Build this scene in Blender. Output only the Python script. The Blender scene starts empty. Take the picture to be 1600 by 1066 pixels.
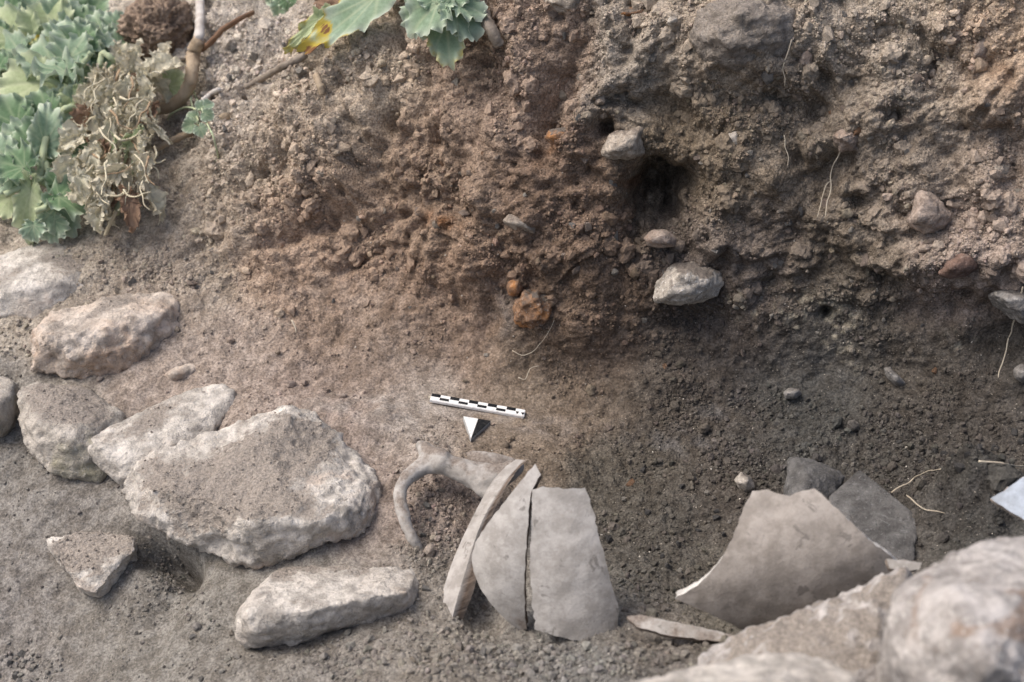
import bpy, bmesh, math, random
import numpy as np
from mathutils import Vector
from mathutils.geometry import delaunay_2d_cdt

# ------------------------------------------------------------------ camera, sky, sun, exposure
SC = bpy.context.scene
COL = SC.collection
F32 = np.float32
FOC, CXP, CYP = 2100.0, 800.0, 533.0
PITCH = math.radians(33.0)
CAM = np.array([0.037, -1.137, 0.817])
cam_d = bpy.data.cameras.new('camera')
cam = bpy.data.objects.new('camera', cam_d); COL.objects.link(cam)
cam.location = CAM; cam.rotation_euler = (math.radians(90) - PITCH, 0, 0)
cam_d.sensor_width = 36.0; cam_d.lens = 36.0 * FOC / 1600.0
cam_d.clip_start = 0.05; cam_d.clip_end = 200
cam_d.dof.use_dof = True; cam_d.dof.focus_distance = 1.32; cam_d.dof.aperture_fstop = 6.0
SC.camera = cam

SUN_EL, SUN_AZ = math.radians(58), math.radians(-90)      # azimuth from +Y towards +X
world = bpy.data.worlds.new('World'); SC.world = world; world.use_nodes = True
wn = world.node_tree; wn.nodes.clear()
wo = wn.nodes.new('ShaderNodeOutputWorld'); wb = wn.nodes.new('ShaderNodeBackground')
sky = wn.nodes.new('ShaderNodeTexSky'); sky.sky_type = 'NISHITA'; sky.sun_disc = False
sky.sun_elevation = SUN_EL; sky.sun_rotation = SUN_AZ
sky.air_density = 1.0; sky.dust_density = 6.0; sky.ozone_density = 0.6
wb.inputs['Strength'].default_value = 0.13
wn.links.new(sky.outputs[0], wb.inputs[0]); wn.links.new(wb.outputs[0], wo.inputs[0])
sd = bpy.data.lights.new('sun', 'SUN'); sd.energy = 1.5; sd.angle = math.radians(42); sd.color = (1.0, 0.965, 0.92)
sun = bpy.data.objects.new('sun', sd); COL.objects.link(sun)
_sv = Vector((math.sin(SUN_AZ) * math.cos(SUN_EL), math.cos(SUN_AZ) * math.cos(SUN_EL), math.sin(SUN_EL)))
sun.rotation_euler = _sv.to_track_quat('Z', 'Y').to_euler(); sun.location = (0, 0, 4)
SC.view_settings.view_transform = 'Standard'; SC.view_settings.look = 'None'
SC.view_settings.exposure = 0.50; SC.view_settings.gamma = 1.0
SC.view_settings.use_white_balance = False

# ------------------------------------------------------------------ helpers
FWD = np.array([0, math.cos(PITCH), -math.sin(PITCH)]); UPV = np.array([0, math.sin(PITCH), math.cos(PITCH)])
def W(px, py, t):
    """world point seen at photo pixel (px, py) at depth t"""
    a = (px - CXP) / FOC; b = (CYP - py) / FOC
    return CAM + t * (FWD + a * np.array([1., 0, 0]) + b * UPV)
def proj(P):
    d = P - CAM; t = d @ FWD
    return CXP + FOC * d[:, 0] / t, CYP - FOC * (d @ UPV) / t, t
def lin(r, g, b): return tuple(((c / 255.) / 12.92 if c / 255. <= .04045 else ((c / 255. + .055) / 1.055) ** 2.4) for c in (r, g, b))
def sstep(a, b, x):
    t = np.clip((x - a) / (b - a), 0, 1); return t * t * (3 - 2 * t)

_rs = np.random.RandomState(7)
PERM = np.concatenate([_rs.permutation(256)] * 2).astype(np.int32)
GRAD = _rs.normal(size=(256, 3)).astype(F32); GRAD /= np.linalg.norm(GRAD, axis=1)[:, None]
CELL = _rs.rand(256, 3).astype(F32)
def pnoise(P, freq=1.0, seed=0):
    out = np.empty(len(P), F32)
    for s in range(0, len(P), 65536):
        Q = P[s:s + 65536].astype(F32) * F32(freq) + F32(seed * 17.31 + 3.7)
        I = np.floor(Q).astype(np.int32); f = Q - I; I &= 255
        u = f * f * f * (f * (f * 6 - 15) + 10)
        r = None
        acc = np.zeros(len(Q), F32)
        for dx in (0, 1):
            wx = u[:, 0] if dx else 1 - u[:, 0]; ax = PERM[(I[:, 0] + dx) & 255]
            for dy in (0, 1):
                wy = u[:, 1] if dy else 1 - u[:, 1]; ay = PERM[(ax + I[:, 1] + dy) & 255]
                for dz in (0, 1):
                    wz = u[:, 2] if dz else 1 - u[:, 2]
                    g = GRAD[PERM[(ay + I[:, 2] + dz) & 255]]
                    acc += wx * wy * wz * (g[:, 0] * (f[:, 0] - dx) + g[:, 1] * (f[:, 1] - dy) + g[:, 2] * (f[:, 2] - dz))
        out[s:s + 65536] = acc * 1.6
    return out
def fbm(P, freq, octs=4, gain=.5, seed=0, ridged=False):
    a = 1.0; tot = np.zeros(len(P), F32)
    for k in range(octs):
        n = pnoise(P, freq, seed + k)
        tot += a * ((1 - 2 * np.abs(n)) if ridged else n); a *= gain; freq *= 2.03
    return tot
def worley(P, freq, seed=0):
    """distance to the nearest feature point (in cells) and its hash"""
    out = np.empty(len(P), F32); idx = np.empty(len(P), np.int32)
    for s in range(0, len(P), 65536):
        Q = P[s:s + 65536].astype(F32) * F32(freq) + F32(seed * 11.17 + 5.3)
        I = np.floor(Q).astype(np.int32); f = Q - I
        best = np.full(len(Q), 9., F32); bi = np.zeros(len(Q), np.int32)
        for dx in (-1, 0, 1):
            ax = PERM[(I[:, 0] + dx) & 255]
            for dy in (-1, 0, 1):
                ay = PERM[(ax + I[:, 1] + dy) & 255]
                for dz in (-1, 0, 1):
                    h = PERM[(ay + I[:, 2] + dz) & 255]; c = CELL[h]
                    d = (c[:, 0] + dx - f[:, 0]) ** 2 + (c[:, 1] + dy - f[:, 1]) ** 2 + (c[:, 2] + dz - f[:, 2]) ** 2
                    m = d < best; best = np.where(m, d, best); bi = np.where(m, h, bi)
        out[s:s + 65536] = np.sqrt(best); idx[s:s + 65536] = bi
    return out, idx

def vnormals(V, Fc):
    n = np.zeros_like(V)
    a, b, c = V[Fc[:, 0]], V[Fc[:, 1]], V[Fc[:, 2]]
    fn = np.cross(b - a, c - a) if Fc.shape[1] == 3 else np.cross(V[Fc[:, 2]] - V[Fc[:, 0]], V[Fc[:, 3]] - V[Fc[:, 1]])
    for k in range(Fc.shape[1]):
        for ax in range(3): n[:, ax] += np.bincount(Fc[:, k], fn[:, ax], len(V))
    return n / np.maximum(np.linalg.norm(n, axis=1), 1e-12)[:, None]

def make_mesh(name, V, Fc, mat=None, smooth=True, attrs=None):
    """V (n,3); Fc (m,3) or (m,4) array, or a list of such arrays"""
    me = bpy.data.meshes.new(name)
    fl = Fc if isinstance(Fc, list) else [Fc]
    loops = np.concatenate([f.reshape(-1) for f in fl]).astype(np.int32)
    tot = np.concatenate([np.full(len(f), f.shape[1], np.int32) for f in fl])
    st = np.concatenate([[0], np.cumsum(tot)[:-1]]).astype(np.int32)
    me.vertices.add(len(V)); me.vertices.foreach_set('co', np.ascontiguousarray(V, dtype=F32).ravel())
    me.loops.add(len(loops)); me.loops.foreach_set('vertex_index', loops)
    me.polygons.add(len(tot)); me.polygons.foreach_set('loop_start', st)
    me.polygons.foreach_set('use_smooth', np.full(len(tot), smooth))
    for an, av in (attrs or {}).items():
        av = np.asarray(av, F32)
        if av.ndim == 1:
            me.attributes.new(an, 'FLOAT', 'POINT').data.foreach_set('value', av)
        else:
            c4 = np.ones((len(V), 4), F32); c4[:, :3] = av
            me.attributes.new(an, 'FLOAT_COLOR', 'POINT').data.foreach_set('color', c4.ravel())
    me.update(calc_edges=True); me.validate()
    if mat: me.materials.append(mat)
    return me
def link(name, me, parent=None, loc=None):
    o = bpy.data.objects.new(name, me); COL.objects.link(o)
    if loc is not None: o.location = loc
    if parent is not None: o.parent = parent
    return o
def tag(o, label=None, cat=None, group=None, kind=None):
    if label: o['label'] = label
    if cat: o['category'] = cat
    if group: o['group'] = group
    if kind: o['kind'] = kind
    return o
def empty(name, loc):
    o = bpy.data.objects.new(name, None); COL.objects.link(o); o.location = loc; o.empty_display_size = .02
    return o
def part_local(name, V, Fc, mat, parent, **kw):
    """mesh in world coordinates stored local to its parent (an unrotated empty or object)"""
    loc = np.array(parent.location)
    if parent.parent: loc = loc + np.array(parent.parent.location)
    return link(name, make_mesh(name, V - loc, Fc, mat, **kw), parent)
def thing_mesh(name, V, Fc, mat, **kw):
    c = np.array([(V[:, 0].min() + V[:, 0].max()) / 2, (V[:, 1].min() + V[:, 1].max()) / 2, V[:, 2].min()])
    return link(name, make_mesh(name, V - c, Fc, mat, **kw), None, c)

# ------------------------------------------------------------------ materials
class NT:
    def __init__(s, name, rough=.95, spec=.2):
        s.m = bpy.data.materials.new(name); s.m.use_nodes = True; s.t = s.m.node_tree; s.t.nodes.clear()
        s.out = s.t.nodes.new('ShaderNodeOutputMaterial'); s.b = s.t.nodes.new('ShaderNodeBsdfPrincipled')
        s.b.inputs['Roughness'].default_value = rough; s.b.inputs['Specular IOR Level'].default_value = spec
        s.L(s.b.outputs[0], s.out.inputs[0]); s.tc = s.t.nodes.new('ShaderNodeTexCoord')
    def L(s, a, b): s.t.links.new(a, b)
    def n(s, ty): return s.t.nodes.new(ty)
    def noise(s, scale, detail=4, rough=.55, off=0, dist=0, coord='Object'):
        n = s.n('ShaderNodeTexNoise'); n.inputs['Scale'].default_value = scale; n.inputs['Detail'].default_value = detail
        n.inputs['Roughness'].default_value = rough; n.inputs['Distortion'].default_value = dist
        if off:
            mp = s.n('ShaderNodeMapping'); mp.inputs['Location'].default_value = (off, off * .7, off * 1.3)
            s.L(s.tc.outputs[coord], mp.inputs[0]); s.L(mp.outputs[0], n.inputs[0])
        else: s.L(s.tc.outputs[coord], n.inputs[0])
        return n.outputs[0]
    def voro(s, scale, feat='F1', coord='Object'):
        n = s.n('ShaderNodeTexVoronoi'); n.feature = feat; n.inputs['Scale'].default_value = scale
        s.L(s.tc.outputs[coord], n.inputs[0]); return n.outputs[0]
    def ramp(s, x, a, b, lo=0., hi=1.):
        n = s.n('ShaderNodeMapRange'); n.interpolation_type = 'SMOOTHSTEP'
        for i, v in ((1, a), (2, b), (3, lo), (4, hi)): n.inputs[i].default_value = v
        s.L(x, n.inputs[0]); return n.outputs[0]
    def attr(s, name, out=2):
        n = s.n('ShaderNodeAttribute'); n.attribute_name = name; return n.outputs[out]
    def mix(s, fac, a, b, mode='MIX'):
        n = s.n('ShaderNodeMix'); n.data_type = 'RGBA'; n.blend_type = mode; n.clamp_factor = True
        for sock, v in ((n.inputs[0], fac), (n.inputs[6], a), (n.inputs[7], b)):
            if isinstance(v, (int, float)): sock.default_value = v
            elif isinstance(v, tuple): sock.default_value = (*v[:3], 1)
            else: s.L(v, sock)
        return n.outputs[2]
    def math(s, op, a, b):
        n = s.n('ShaderNodeMath'); n.operation = op
        for sock, v in ((n.inputs[0], a), (n.inputs[1], b)):
            if isinstance(v, (int, float)): sock.default_value = v
            else: s.L(v, sock)
        return n.outputs[0]
    def bump(s, h, dist, strength=1.0):
        n = s.n('ShaderNodeBump'); n.inputs['Strength'].default_value = strength; n.inputs['Distance'].default_value = dist
        s.L(h, n.inputs['Height'])
        if s.b.inputs['Normal'].is_linked: s.L(s.b.inputs['Normal'].links[0].from_socket, n.inputs['Normal'])
        s.L(n.outputs[0], s.b.inputs['Normal'])
    def color(s, c): s.L(c, s.b.inputs['Base Color'])

def soil_material():
    m = NT('soil', .97, .12)
    c = m.attr('soil', 0)
    v = m.noise(420, 5, .65)
    c = m.mix(1.0, c, m.mix(m.ramp(v, .36, .64), (.66, .66, .66), (1.30, 1.30, 1.30)), 'MULTIPLY')
    v2 = m.noise(70, 4, .6, off=3)
    c = m.mix(1.0, c, m.mix(m.ramp(v2, .36, .64), (.76, .745, .73), (1.20, 1.21, 1.22)), 'MULTIPLY')
    spk = m.ramp(m.noise(520, 2, .5, off=9), .69, .73)
    c = m.mix(m.math('MULTIPLY', spk, .7), c, (.48, .43, .37))
    drk = m.ramp(m.noise(300, 2, .5, off=5), .34, .27)
    c = m.mix(m.math('MULTIPLY', drk, .45), c, (.03, .026, .024))
    m.color(c)
    m.bump(m.math('MULTIPLY', m.math('SUBTRACT', 1.0, m.voro(330)), m.ramp(m.attr('crumbly'), .1, .9, .12, 1.)), .0022, .7)
    m.bump(m.noise(600, 3, .6, off=2), .0011, .6)
    m.bump(m.math('MULTIPLY', m.noise(260, 4, .65, off=1), m.ramp(m.attr('crumbly'), 0., .8, .45, 1.15)), .005, .8)
    return m.m
SOIL = soil_material()
def crumb_material():
    m = NT('soil_crumb', .97, .12)
    c = m.attr('soil', 0)
    c = m.mix(1.0, c, m.mix(m.ramp(m.noise(380, 4, .65), .3, .7), (.72, .72, .72), (1.28, 1.28, 1.28)), 'MULTIPLY')
    m.color(c); m.bump(m.noise(700, 3, .7), .0015, .8); return m.m
CRUMB = crumb_material()
DUST = (.315, .278, .243)
def rock_material(name, base, second, patch=None, patch_at=(.55, .68), speck=(.62, .58, .52), speck_amt=.5, dark=(.10, .085, .07), scale=1., dust=DUST, bump=1.):
    m = NT(name, .93, .2)
    c = m.mix(m.ramp(m.noise(14 * scale, 5, .65), .40, .60), base, second)
    c = m.mix(1.0, c, m.mix(m.ramp(m.noise(55 * scale, 5, .7, off=2), .36, .64), (.66, .655, .65), (1.22, 1.22, 1.22)), 'MULTIPLY')
    if patch:
        c = m.mix(m.math('MULTIPLY', m.ramp(m.noise(11 * scale, 4, .6, off=7, dist=.6), *patch_at), .85), c, patch)
    c = m.mix(m.math('MULTIPLY', m.ramp(m.noise(240 * scale, 3, .6, off=4), .58, .68), speck_amt), c, speck)
    c = m.mix(m.math('MULTIPLY', m.ramp(m.noise(95 * scale, 4, .6, off=11), .36, .27), .55), c, dark)
    c = m.mix(m.math('MULTIPLY', m.ramp(m.noise(420 * scale, 2, .6, off=6), .60, .70), .26), c, dark)
    d = m.math('ADD', m.attr('dirt'), m.math('MULTIPLY', m.math('SUBTRACT', m.noise(45, 5, .65, off=8), .5), 1.1))
    dc = m.mix(m.ramp(m.noise(420, 4, .65, off=3), .3, .7), tuple(x * .7 for x in dust), tuple(x * 1.3 for x in dust))
    c = m.mix(m.ramp(d, .38, .72), c, dc)
    m.color(c)
    m.bump(m.noise(480, 4, .65, off=1), .0020 * bump, 1.0)
    m.bump(m.noise(110, 5, .65, off=5), .006 * bump, .8)
    return m.m

# ------------------------------------------------------------------ the ground: an excavated pit and the earth bank behind it
ROWPY = [1100, 980, 850, 720, 610, 480, 330, 170, 0, -120]
STN = {   # profile of the pit at several x positions (metres), as depths along the sight line per row
 -.75: [1.30, 1.34, 1.38, 1.43, 1.49, 1.55, 1.64, 1.75, 1.90, 2.15],
 -.50: [1.25, 1.30, 1.345, 1.395, 1.445, 1.51, 1.60, 1.70, 1.85, 2.10],
 -.35: [1.20, 1.26, 1.305, 1.36, 1.42, 1.495, 1.575, 1.665, 1.80, 2.05],
 -.20: [1.12, 1.19, 1.26, 1.335, 1.41, 1.482, 1.518, 1.555, 1.70, 1.96],
 -.05: [1.03, 1.15, 1.235, 1.325, 1.42, 1.462, 1.458, 1.462, 1.50, 1.66],
  .10: [.98, 1.125, 1.25, 1.345, 1.425, 1.425, 1.402, 1.385, 1.372, 1.41],
  .25: [.93, 1.085, 1.24, 1.345, 1.41, 1.40, 1.372, 1.348, 1.328, 1.36],
  .40: [.88, 1.01, 1.20, 1.32, 1.37, 1.355, 1.322, 1.297, 1.282, 1.31],
  .55: [.86, .97, 1.14, 1.265, 1.30, 1.285, 1.255, 1.235, 1.22, 1.25],
  .75: [.82, .92, 1.06, 1.17, 1.205, 1.20, 1.17, 1.15, 1.14, 1.17],
}
def natspline(x, y, xq):
    """Catmull-Rom style C1 interpolation, y (k,...)"""
    x = np.asarray(x, float); y = np.asarray(y, float); m = np.gradient(y, x, axis=0)
    i = np.clip(np.searchsorted(x, xq) - 1, 0, len(x) - 2); h = x[i + 1] - x[i]; s = (xq - x[i]) / h
    sh = (-1,) + (1,) * (y.ndim - 1); s = s.reshape(sh); h = h.reshape(sh)
    return ((2 * s**3 - 3 * s**2 + 1) * y[i] + (s**3 - 2 * s**2 + s) * h * m[i] + (-2 * s**3 + 3 * s**2) * y[i + 1] + (s**3 - s**2) * h * m[i + 1])
def build_ground():
    sx = sorted(STN); prof = []
    for x in sx:
        pts = [W(800, py, t)[1:] for py, t in zip(ROWPY, STN[x])]
        p0 = pts[0]; pn = pts[-1]
        front = [[-6.0, p0[1] - .10], [-2.2, p0[1] - .06], [-1.2, p0[1] - .02], [p0[0] - .16, p0[1] + .01]]
        back = [[pn[0] + .35, pn[1] + .05], [pn[0] + 1.2, pn[1] + .09], [7.0, .55]]
        prof.append(front + [list(p) for p in pts] + back)
    prof = np.array(prof)                                         # station, key, (y z)
    sx = [-6., -2.2] + sx + [2.2, 6.]
    prof = np.concatenate([prof[:1], prof[:1], prof, prof[-1:], prof[-1:]])
    K = prof.shape[1]
    du = .00175
    ux = np.concatenate([-np.geomspace(6, .76, 26)[:-1], np.arange(-.76, .64, du), np.geomspace(.64, 6, 26)])
    mid = prof[6]                                                 # central profile gives the row spacing
    vq = np.linspace(0, K - 1, 6000); mp = natspline(np.arange(K), mid, vq)
    arc = np.concatenate([[0], np.cumsum(np.hypot(*np.diff(mp, axis=0).T))])
    k_lo, k_hi = 3.6, 4 + 8.75
    a_lo, a_hi = np.interp([k_lo, k_hi], vq, arc)
    av = np.concatenate([np.linspace(0, a_lo, 30)[:-1], np.arange(a_lo, a_hi, du), np.linspace(a_hi, arc[-1], 40)[1:]])
    vv = np.interp(av, arc, vq)
    rows = natspline(np.arange(K), np.moveaxis(prof, 1, 0), vv)   # (nv, station, 2)
    G = natspline(np.array(sx), np.moveaxis(rows, 1, 0), ux)      # (nu, nv, 2)
    nu, nv = G.shape[:2]
    P = np.empty((nv, nu, 3)); P[..., 0] = ux[None, :]; P[..., 1:] = np.moveaxis(G, 0, 1)
    tu = np.gradient(P, axis=1); tv = np.gradient(P, axis=0)
    N = np.cross(tu, tv); N /= np.linalg.norm(N, axis=2)[..., None]
    return P.reshape(-1, 3), N.reshape(-1, 3), nu, nv, vv
GP, GN, NU, NV, VV = build_ground()
gx, gy, gt = proj(GP); okp = gt > .3
gx = np.where(okp, gx, -9999); gy = np.where(okp, gy, 9999)
vrow = np.repeat(VV, NU) - 4                                      # 0 = frame bottom row .. 9 = above the frame
def blob(px, py, rx, ry=None, ang=0., p=2.):
    ry = ry or rx; c, s = math.cos(math.radians(ang)), math.sin(math.radians(ang))
    X = gx - px; Y = gy - py
    return np.exp(-(np.abs((X * c + Y * s) / rx) ** p + np.abs((-X * s + Y * c) / ry) ** p))
def ground_relief():
    warp = np.stack([pnoise(GP, 9, s) for s in (1, 2, 3)], 1) * .02
    PW = GP + warp
    bank = sstep(4.1, 5.6, vrow + .35 * pnoise(GP, 7, 9))         # 0 on the pit floor, 1 on the standing section
    leftflat = sstep(430, 180, gx - (gy - 300) * .25) * sstep(3, 6, vrow)
    crest = blob(520, 210, 170, 130, -30)
    rough = np.clip(bank * (1 - .72 * leftflat) + .45 * crest, 0, 1.3)
    rough += .8 * blob(1520, 840, 100, 45, -8)
    rough *= 1 - .55 * blob(560, 440, 180, 70, 10) - .4 * blob(1250, 560, 200, 90)
    d = .024 * fbm(PW * np.array([1.3, 1, .8]), 6, 3, .5, 11) * np.clip(rough, .12, 1)
    w1, h1 = worley(PW, 26, 1); w2, h2 = worley(PW + .3 * warp, 62, 2); w3, h3 = worley(PW, 150, 4)
    lump = lambda w: np.sqrt(np.clip(1 - w * w * 1.25, 0, 1))
    sel = lambda h, k: ((h * 7 + k) % 13) / 12.
    d += rough * (.024 * (lump(w1) - .55) * sel(h1, 3) + .0115 * (lump(w2) - .5) * (.25 + sel(h2, 1)) + .0046 * (lump(w3) - .5) * (.2 + sel(h3, 5)))
    d += rough * (.0022 * fbm(PW, 30, 4, .6, 21, True) + .006 * fbm(PW, 28, 4, .6, 22))
    w0, h0 = worley(PW + .6 * warp, 12, 7)
    d += rough * (.034 * (lump(w0 * .85) - .6) * sel(h0, 4) + .007 * fbm(PW, 13, 3, .5, 23, True))
    pits = np.clip(-pnoise(PW + .004 * np.stack([pnoise(GP, 90, 5), pnoise(GP, 90, 6), pnoise(GP, 90, 7)], 1), 33, 31) - .5, 0, 1) * rough
    d -= pits * .04
    # loose crumbly ground elsewhere
    loose = np.clip(blob(400, 110, 130, 90, -35) + blob(1150, 700, 260, 110) + blob(1480, 700, 160, 110) + blob(850, 1050, 260, 60) + blob(1050, 850, 90, 130) + blob(680, 830, 50, 110) + .5 * blob(250, 420, 120, 40), 0, 1)
    d += (1 - .7 * bank) * (.0022 + .005 * loose) * ((lump(w3) - .5) * (.2 + sel(h3, 5)) + .8 * (lump(w2) - .5) * sel(h2, 2) * loose)
    d += .0018 * fbm(GP, 60, 4, .6, 41) + .0005 * fbm(GP, 420, 2, .6, 51)
    d += (1 - bank) * .006 * fbm(PW, 13, 3, .5, 61)
    # streaks running down the spoil slope in the lower left
    sl = sstep(420, 100, gx) * sstep(680, 820, gy)
    d += sl * .0018 * pnoise(np.stack([GP[:, 0] * 70 + GP[:, 1] * 45, GP[:, 1] * 16 - GP[:, 0] * 14, GP[:, 2] * 10], 1), 1, 71)
    # named features of the bank and floor (dents and swellings)
    for (px, py, rx, ry, an, amp) in [
        (1150, 60, 120, 70, 10, .035), (1100, 130, 60, 40, 30, .012), (470, 230, 120, 70, -35, .022), (560, 110, 90, 60, -30, .025), (600, 175, 40, 45, 0, .012),
        (620, 195, 12, 22, 0, -.035), (690, 215, 14, 16, 0, -.02), (950, 198, 12, 14, 0, -.035), (660, 275, 12, 9, 0, -.02), (990, 60, 14, 50, 20, -.015),
        (490, 362, 120, 13, -24, -.015), (330, 385, 100, 10, -28, -.012), (480, 320, 110, 24, -24, .010), (1170, 150, 110, 20, 6, -.020), (900, 250, 60, 12, 25, -.010), (640, 330, 60, 10, -30, -.008), (880, 150, 16, 110, 20, -.016), (935, 150, 20, 110, 25, .014), (620, 140, 22, 80, -15, .014), (680, 120, 16, 90, 10, -.010), (760, 330, 18, 110, 15, .010), (720, 330, 14, 90, 15, -.010), (1290, 160, 18, 90, 40, -.012), (1240, 250, 25, 80, 50, .012), (560, 260, 18, 90, -20, .010), (1130, 380, 60, 14, 10, .014), (560, 410, 40, 7, -28, -.012), (880, 130, 30, 90, 12, -.014), (1000, 110, 22, 90, 35, .012),
        (1470, 475, 95, 28, -8, -.022), (1570, 520, 45, 55, 10, -.026), (1450, 395, 100, 28, -8, .016), (1560, 150, 60, 50, 0, .012), (1330, 240, 70, 18, -25, -.012),
        (830, 500, 55, 42, 0, .012), (770, 500, 18, 45, 10, -.010), (1085, 500, 60, 20, 0, -.018), (1060, 395, 26, 40, 20, -.010), (920, 470, 40, 110, 5, .010),
        (258, 874, 44, 24, 28, -.055), (265, 930, 60, 24, 120, -.014), (1535, 828, 110, 36, -8, .060), (762, 945, 36, 40, 20, -.022), (500, 975, 150, 36, -6, -.012), (1150, 930, 140, 60, 10, -.012), (1330, 680, 110, 60, 0, .010), (1050, 600, 70, 30, 0, .014),
        (600, 655, 180, 26, 4, .008), (560, 700, 120, 18, 6, -.006), (130, 760, 160, 80, 20, .006), (460, 600, 60, 18, 10, -.006), (960, 800, 60, 110, 0, -.012),
        (1290, 120, 14, 20, 0, -.02), (1385, 55, 20, 18, 0, -.014), (1400, 180, 14, 9, 0, -.02), (1250, 245, 12, 20, 0, -.016), (1345, 310, 16, 12, 0, -.02), (1225, 60, 16, 60, 4, -.008),
        (1290, 488, 9, 9, 0, -.03), (1510, 455, 14, 9, 0, -.02), (1560, 300, 40, 26, 20, .014), (385, 385, 34, 16, 30, .010)]:
        d += amp * blob(px, py, rx, ry, an, 2.4)
    # the flat spot brushed clean for the scale and arrow
    flat = blob(745, 645, 110, 50, 8, 4)
    hole = np.clip(blob(1030, 310, 42, 50, 18, 2.6) * (1 + .5 * pnoise(GP, 45, 81) + .25 * pnoise(GP, 110, 82)), 0, 1)
    d = d * (1 - .9 * flat) * (1 - .8 * hole)
    P = GP + GN * d[:, None]
    P += hole[:, None] * np.array([.012, .085, -.014])
    deep = sstep(.05, .4, hole)
    P += (deep * (.010 * fbm(P, 45, 4, .6, 83)))[:, None] * GN
    return P, rough, loose, bank, hole, (w2, h2)
GV, ROUGH, LOOSE, BANK, HOLE, _w = ground_relief()

def soil_colours():
    A = [ # px, py, sigma, soil colour (sRGB), partly carrying each region's light and shade
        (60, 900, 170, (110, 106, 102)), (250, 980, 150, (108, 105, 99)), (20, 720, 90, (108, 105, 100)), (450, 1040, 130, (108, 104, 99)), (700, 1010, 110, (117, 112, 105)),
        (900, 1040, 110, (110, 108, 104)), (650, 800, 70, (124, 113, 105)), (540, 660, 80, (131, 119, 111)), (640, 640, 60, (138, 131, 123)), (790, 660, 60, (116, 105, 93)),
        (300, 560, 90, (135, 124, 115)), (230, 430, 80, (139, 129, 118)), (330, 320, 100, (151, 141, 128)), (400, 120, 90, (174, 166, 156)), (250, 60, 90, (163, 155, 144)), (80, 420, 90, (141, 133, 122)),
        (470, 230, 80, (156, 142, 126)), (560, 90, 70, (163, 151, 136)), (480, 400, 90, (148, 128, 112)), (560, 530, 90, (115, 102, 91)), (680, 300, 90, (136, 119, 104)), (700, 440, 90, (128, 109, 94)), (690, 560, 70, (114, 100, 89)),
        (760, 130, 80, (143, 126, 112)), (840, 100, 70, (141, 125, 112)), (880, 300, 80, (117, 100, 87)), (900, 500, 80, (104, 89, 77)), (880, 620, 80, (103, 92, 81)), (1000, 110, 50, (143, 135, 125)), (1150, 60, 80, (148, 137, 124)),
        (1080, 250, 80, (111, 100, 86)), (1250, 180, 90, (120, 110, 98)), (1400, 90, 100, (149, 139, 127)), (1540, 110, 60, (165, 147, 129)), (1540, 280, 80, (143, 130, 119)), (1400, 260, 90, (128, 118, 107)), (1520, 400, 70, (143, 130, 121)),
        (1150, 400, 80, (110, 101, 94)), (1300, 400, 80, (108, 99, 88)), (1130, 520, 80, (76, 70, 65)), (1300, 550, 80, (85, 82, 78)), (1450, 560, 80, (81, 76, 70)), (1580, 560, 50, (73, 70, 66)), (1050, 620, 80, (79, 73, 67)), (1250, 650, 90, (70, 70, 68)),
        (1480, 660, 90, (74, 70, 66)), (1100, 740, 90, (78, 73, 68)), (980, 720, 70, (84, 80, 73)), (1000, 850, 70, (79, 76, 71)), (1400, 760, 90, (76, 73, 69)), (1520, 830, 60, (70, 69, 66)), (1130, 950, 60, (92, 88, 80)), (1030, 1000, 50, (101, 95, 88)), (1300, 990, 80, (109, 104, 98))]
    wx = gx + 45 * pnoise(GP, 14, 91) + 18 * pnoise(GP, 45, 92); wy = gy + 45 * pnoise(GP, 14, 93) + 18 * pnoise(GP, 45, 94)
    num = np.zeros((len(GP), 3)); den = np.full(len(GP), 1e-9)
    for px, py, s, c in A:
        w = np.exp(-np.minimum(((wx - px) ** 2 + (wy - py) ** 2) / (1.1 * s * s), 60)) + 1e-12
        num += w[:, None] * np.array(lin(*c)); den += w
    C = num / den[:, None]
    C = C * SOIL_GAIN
    # stains in the section: burnt orange, charcoal, lime flecks; pale dust
    def stain(C, px, py, rx, ry, an, c, amt, fr=60, th=0.):
        m = blob(px, py, rx, ry, an, 2.2) * np.clip(.6 + 1.5 * (pnoise(GP, fr, int(px) % 50) - th), 0, 1) * amt
        return C * (1 - m[:, None]) + np.array(c) * m[:, None]
    for s in [(700, 345, 30, 12, 10, (.26, .12, .05), .8), (875, 235, 26, 12, -40, (.26, .13, .06), .7), (790, 140, 60, 60, 0, (.17, .12, .09), .15), (930, 420, 40, 130, 5, (.17, .125, .095), .35), (760, 260, 90, 90, 0, (.17, .12, .09), .12),
              (870, 75, 60, 90, 10, (.18, .125, .095), .15), (1575, 110, 40, 34, 0, (.34, .24, .17), .8), (985, 300, 18, 40, 0, (.13, .06, .03), .7), (1180, 560, 120, 60, 0, (.065, .06, .058), .4), (790, 490, 26, 50, 0, (.13, .125, .12), .6),
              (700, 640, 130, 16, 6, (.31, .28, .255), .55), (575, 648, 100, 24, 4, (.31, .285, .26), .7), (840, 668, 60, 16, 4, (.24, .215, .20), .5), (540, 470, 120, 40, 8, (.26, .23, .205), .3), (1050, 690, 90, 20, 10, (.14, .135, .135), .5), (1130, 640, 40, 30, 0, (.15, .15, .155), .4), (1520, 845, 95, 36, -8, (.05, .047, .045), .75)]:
        C = stain(C, *s)
    lime = blob(1290, 500, 75, 40, 38, 2.2) * sstep(.12, .36, pnoise(GP, 120, 33) + .5 * pnoise(GP, 40, 34)) + blob(1170, 465, 40, 30, 0, 2) * sstep(.2, .45, pnoise(GP, 110, 35)) + blob(1500, 530, 20, 14, 0, 2) * sstep(.1, .4, pnoise(GP, 110, 36))
    lime = np.clip(lime, 0, 1)[:, None] * .75
    C = C * (1 - lime) + np.array([.42, .38, .30]) * lime
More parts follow.
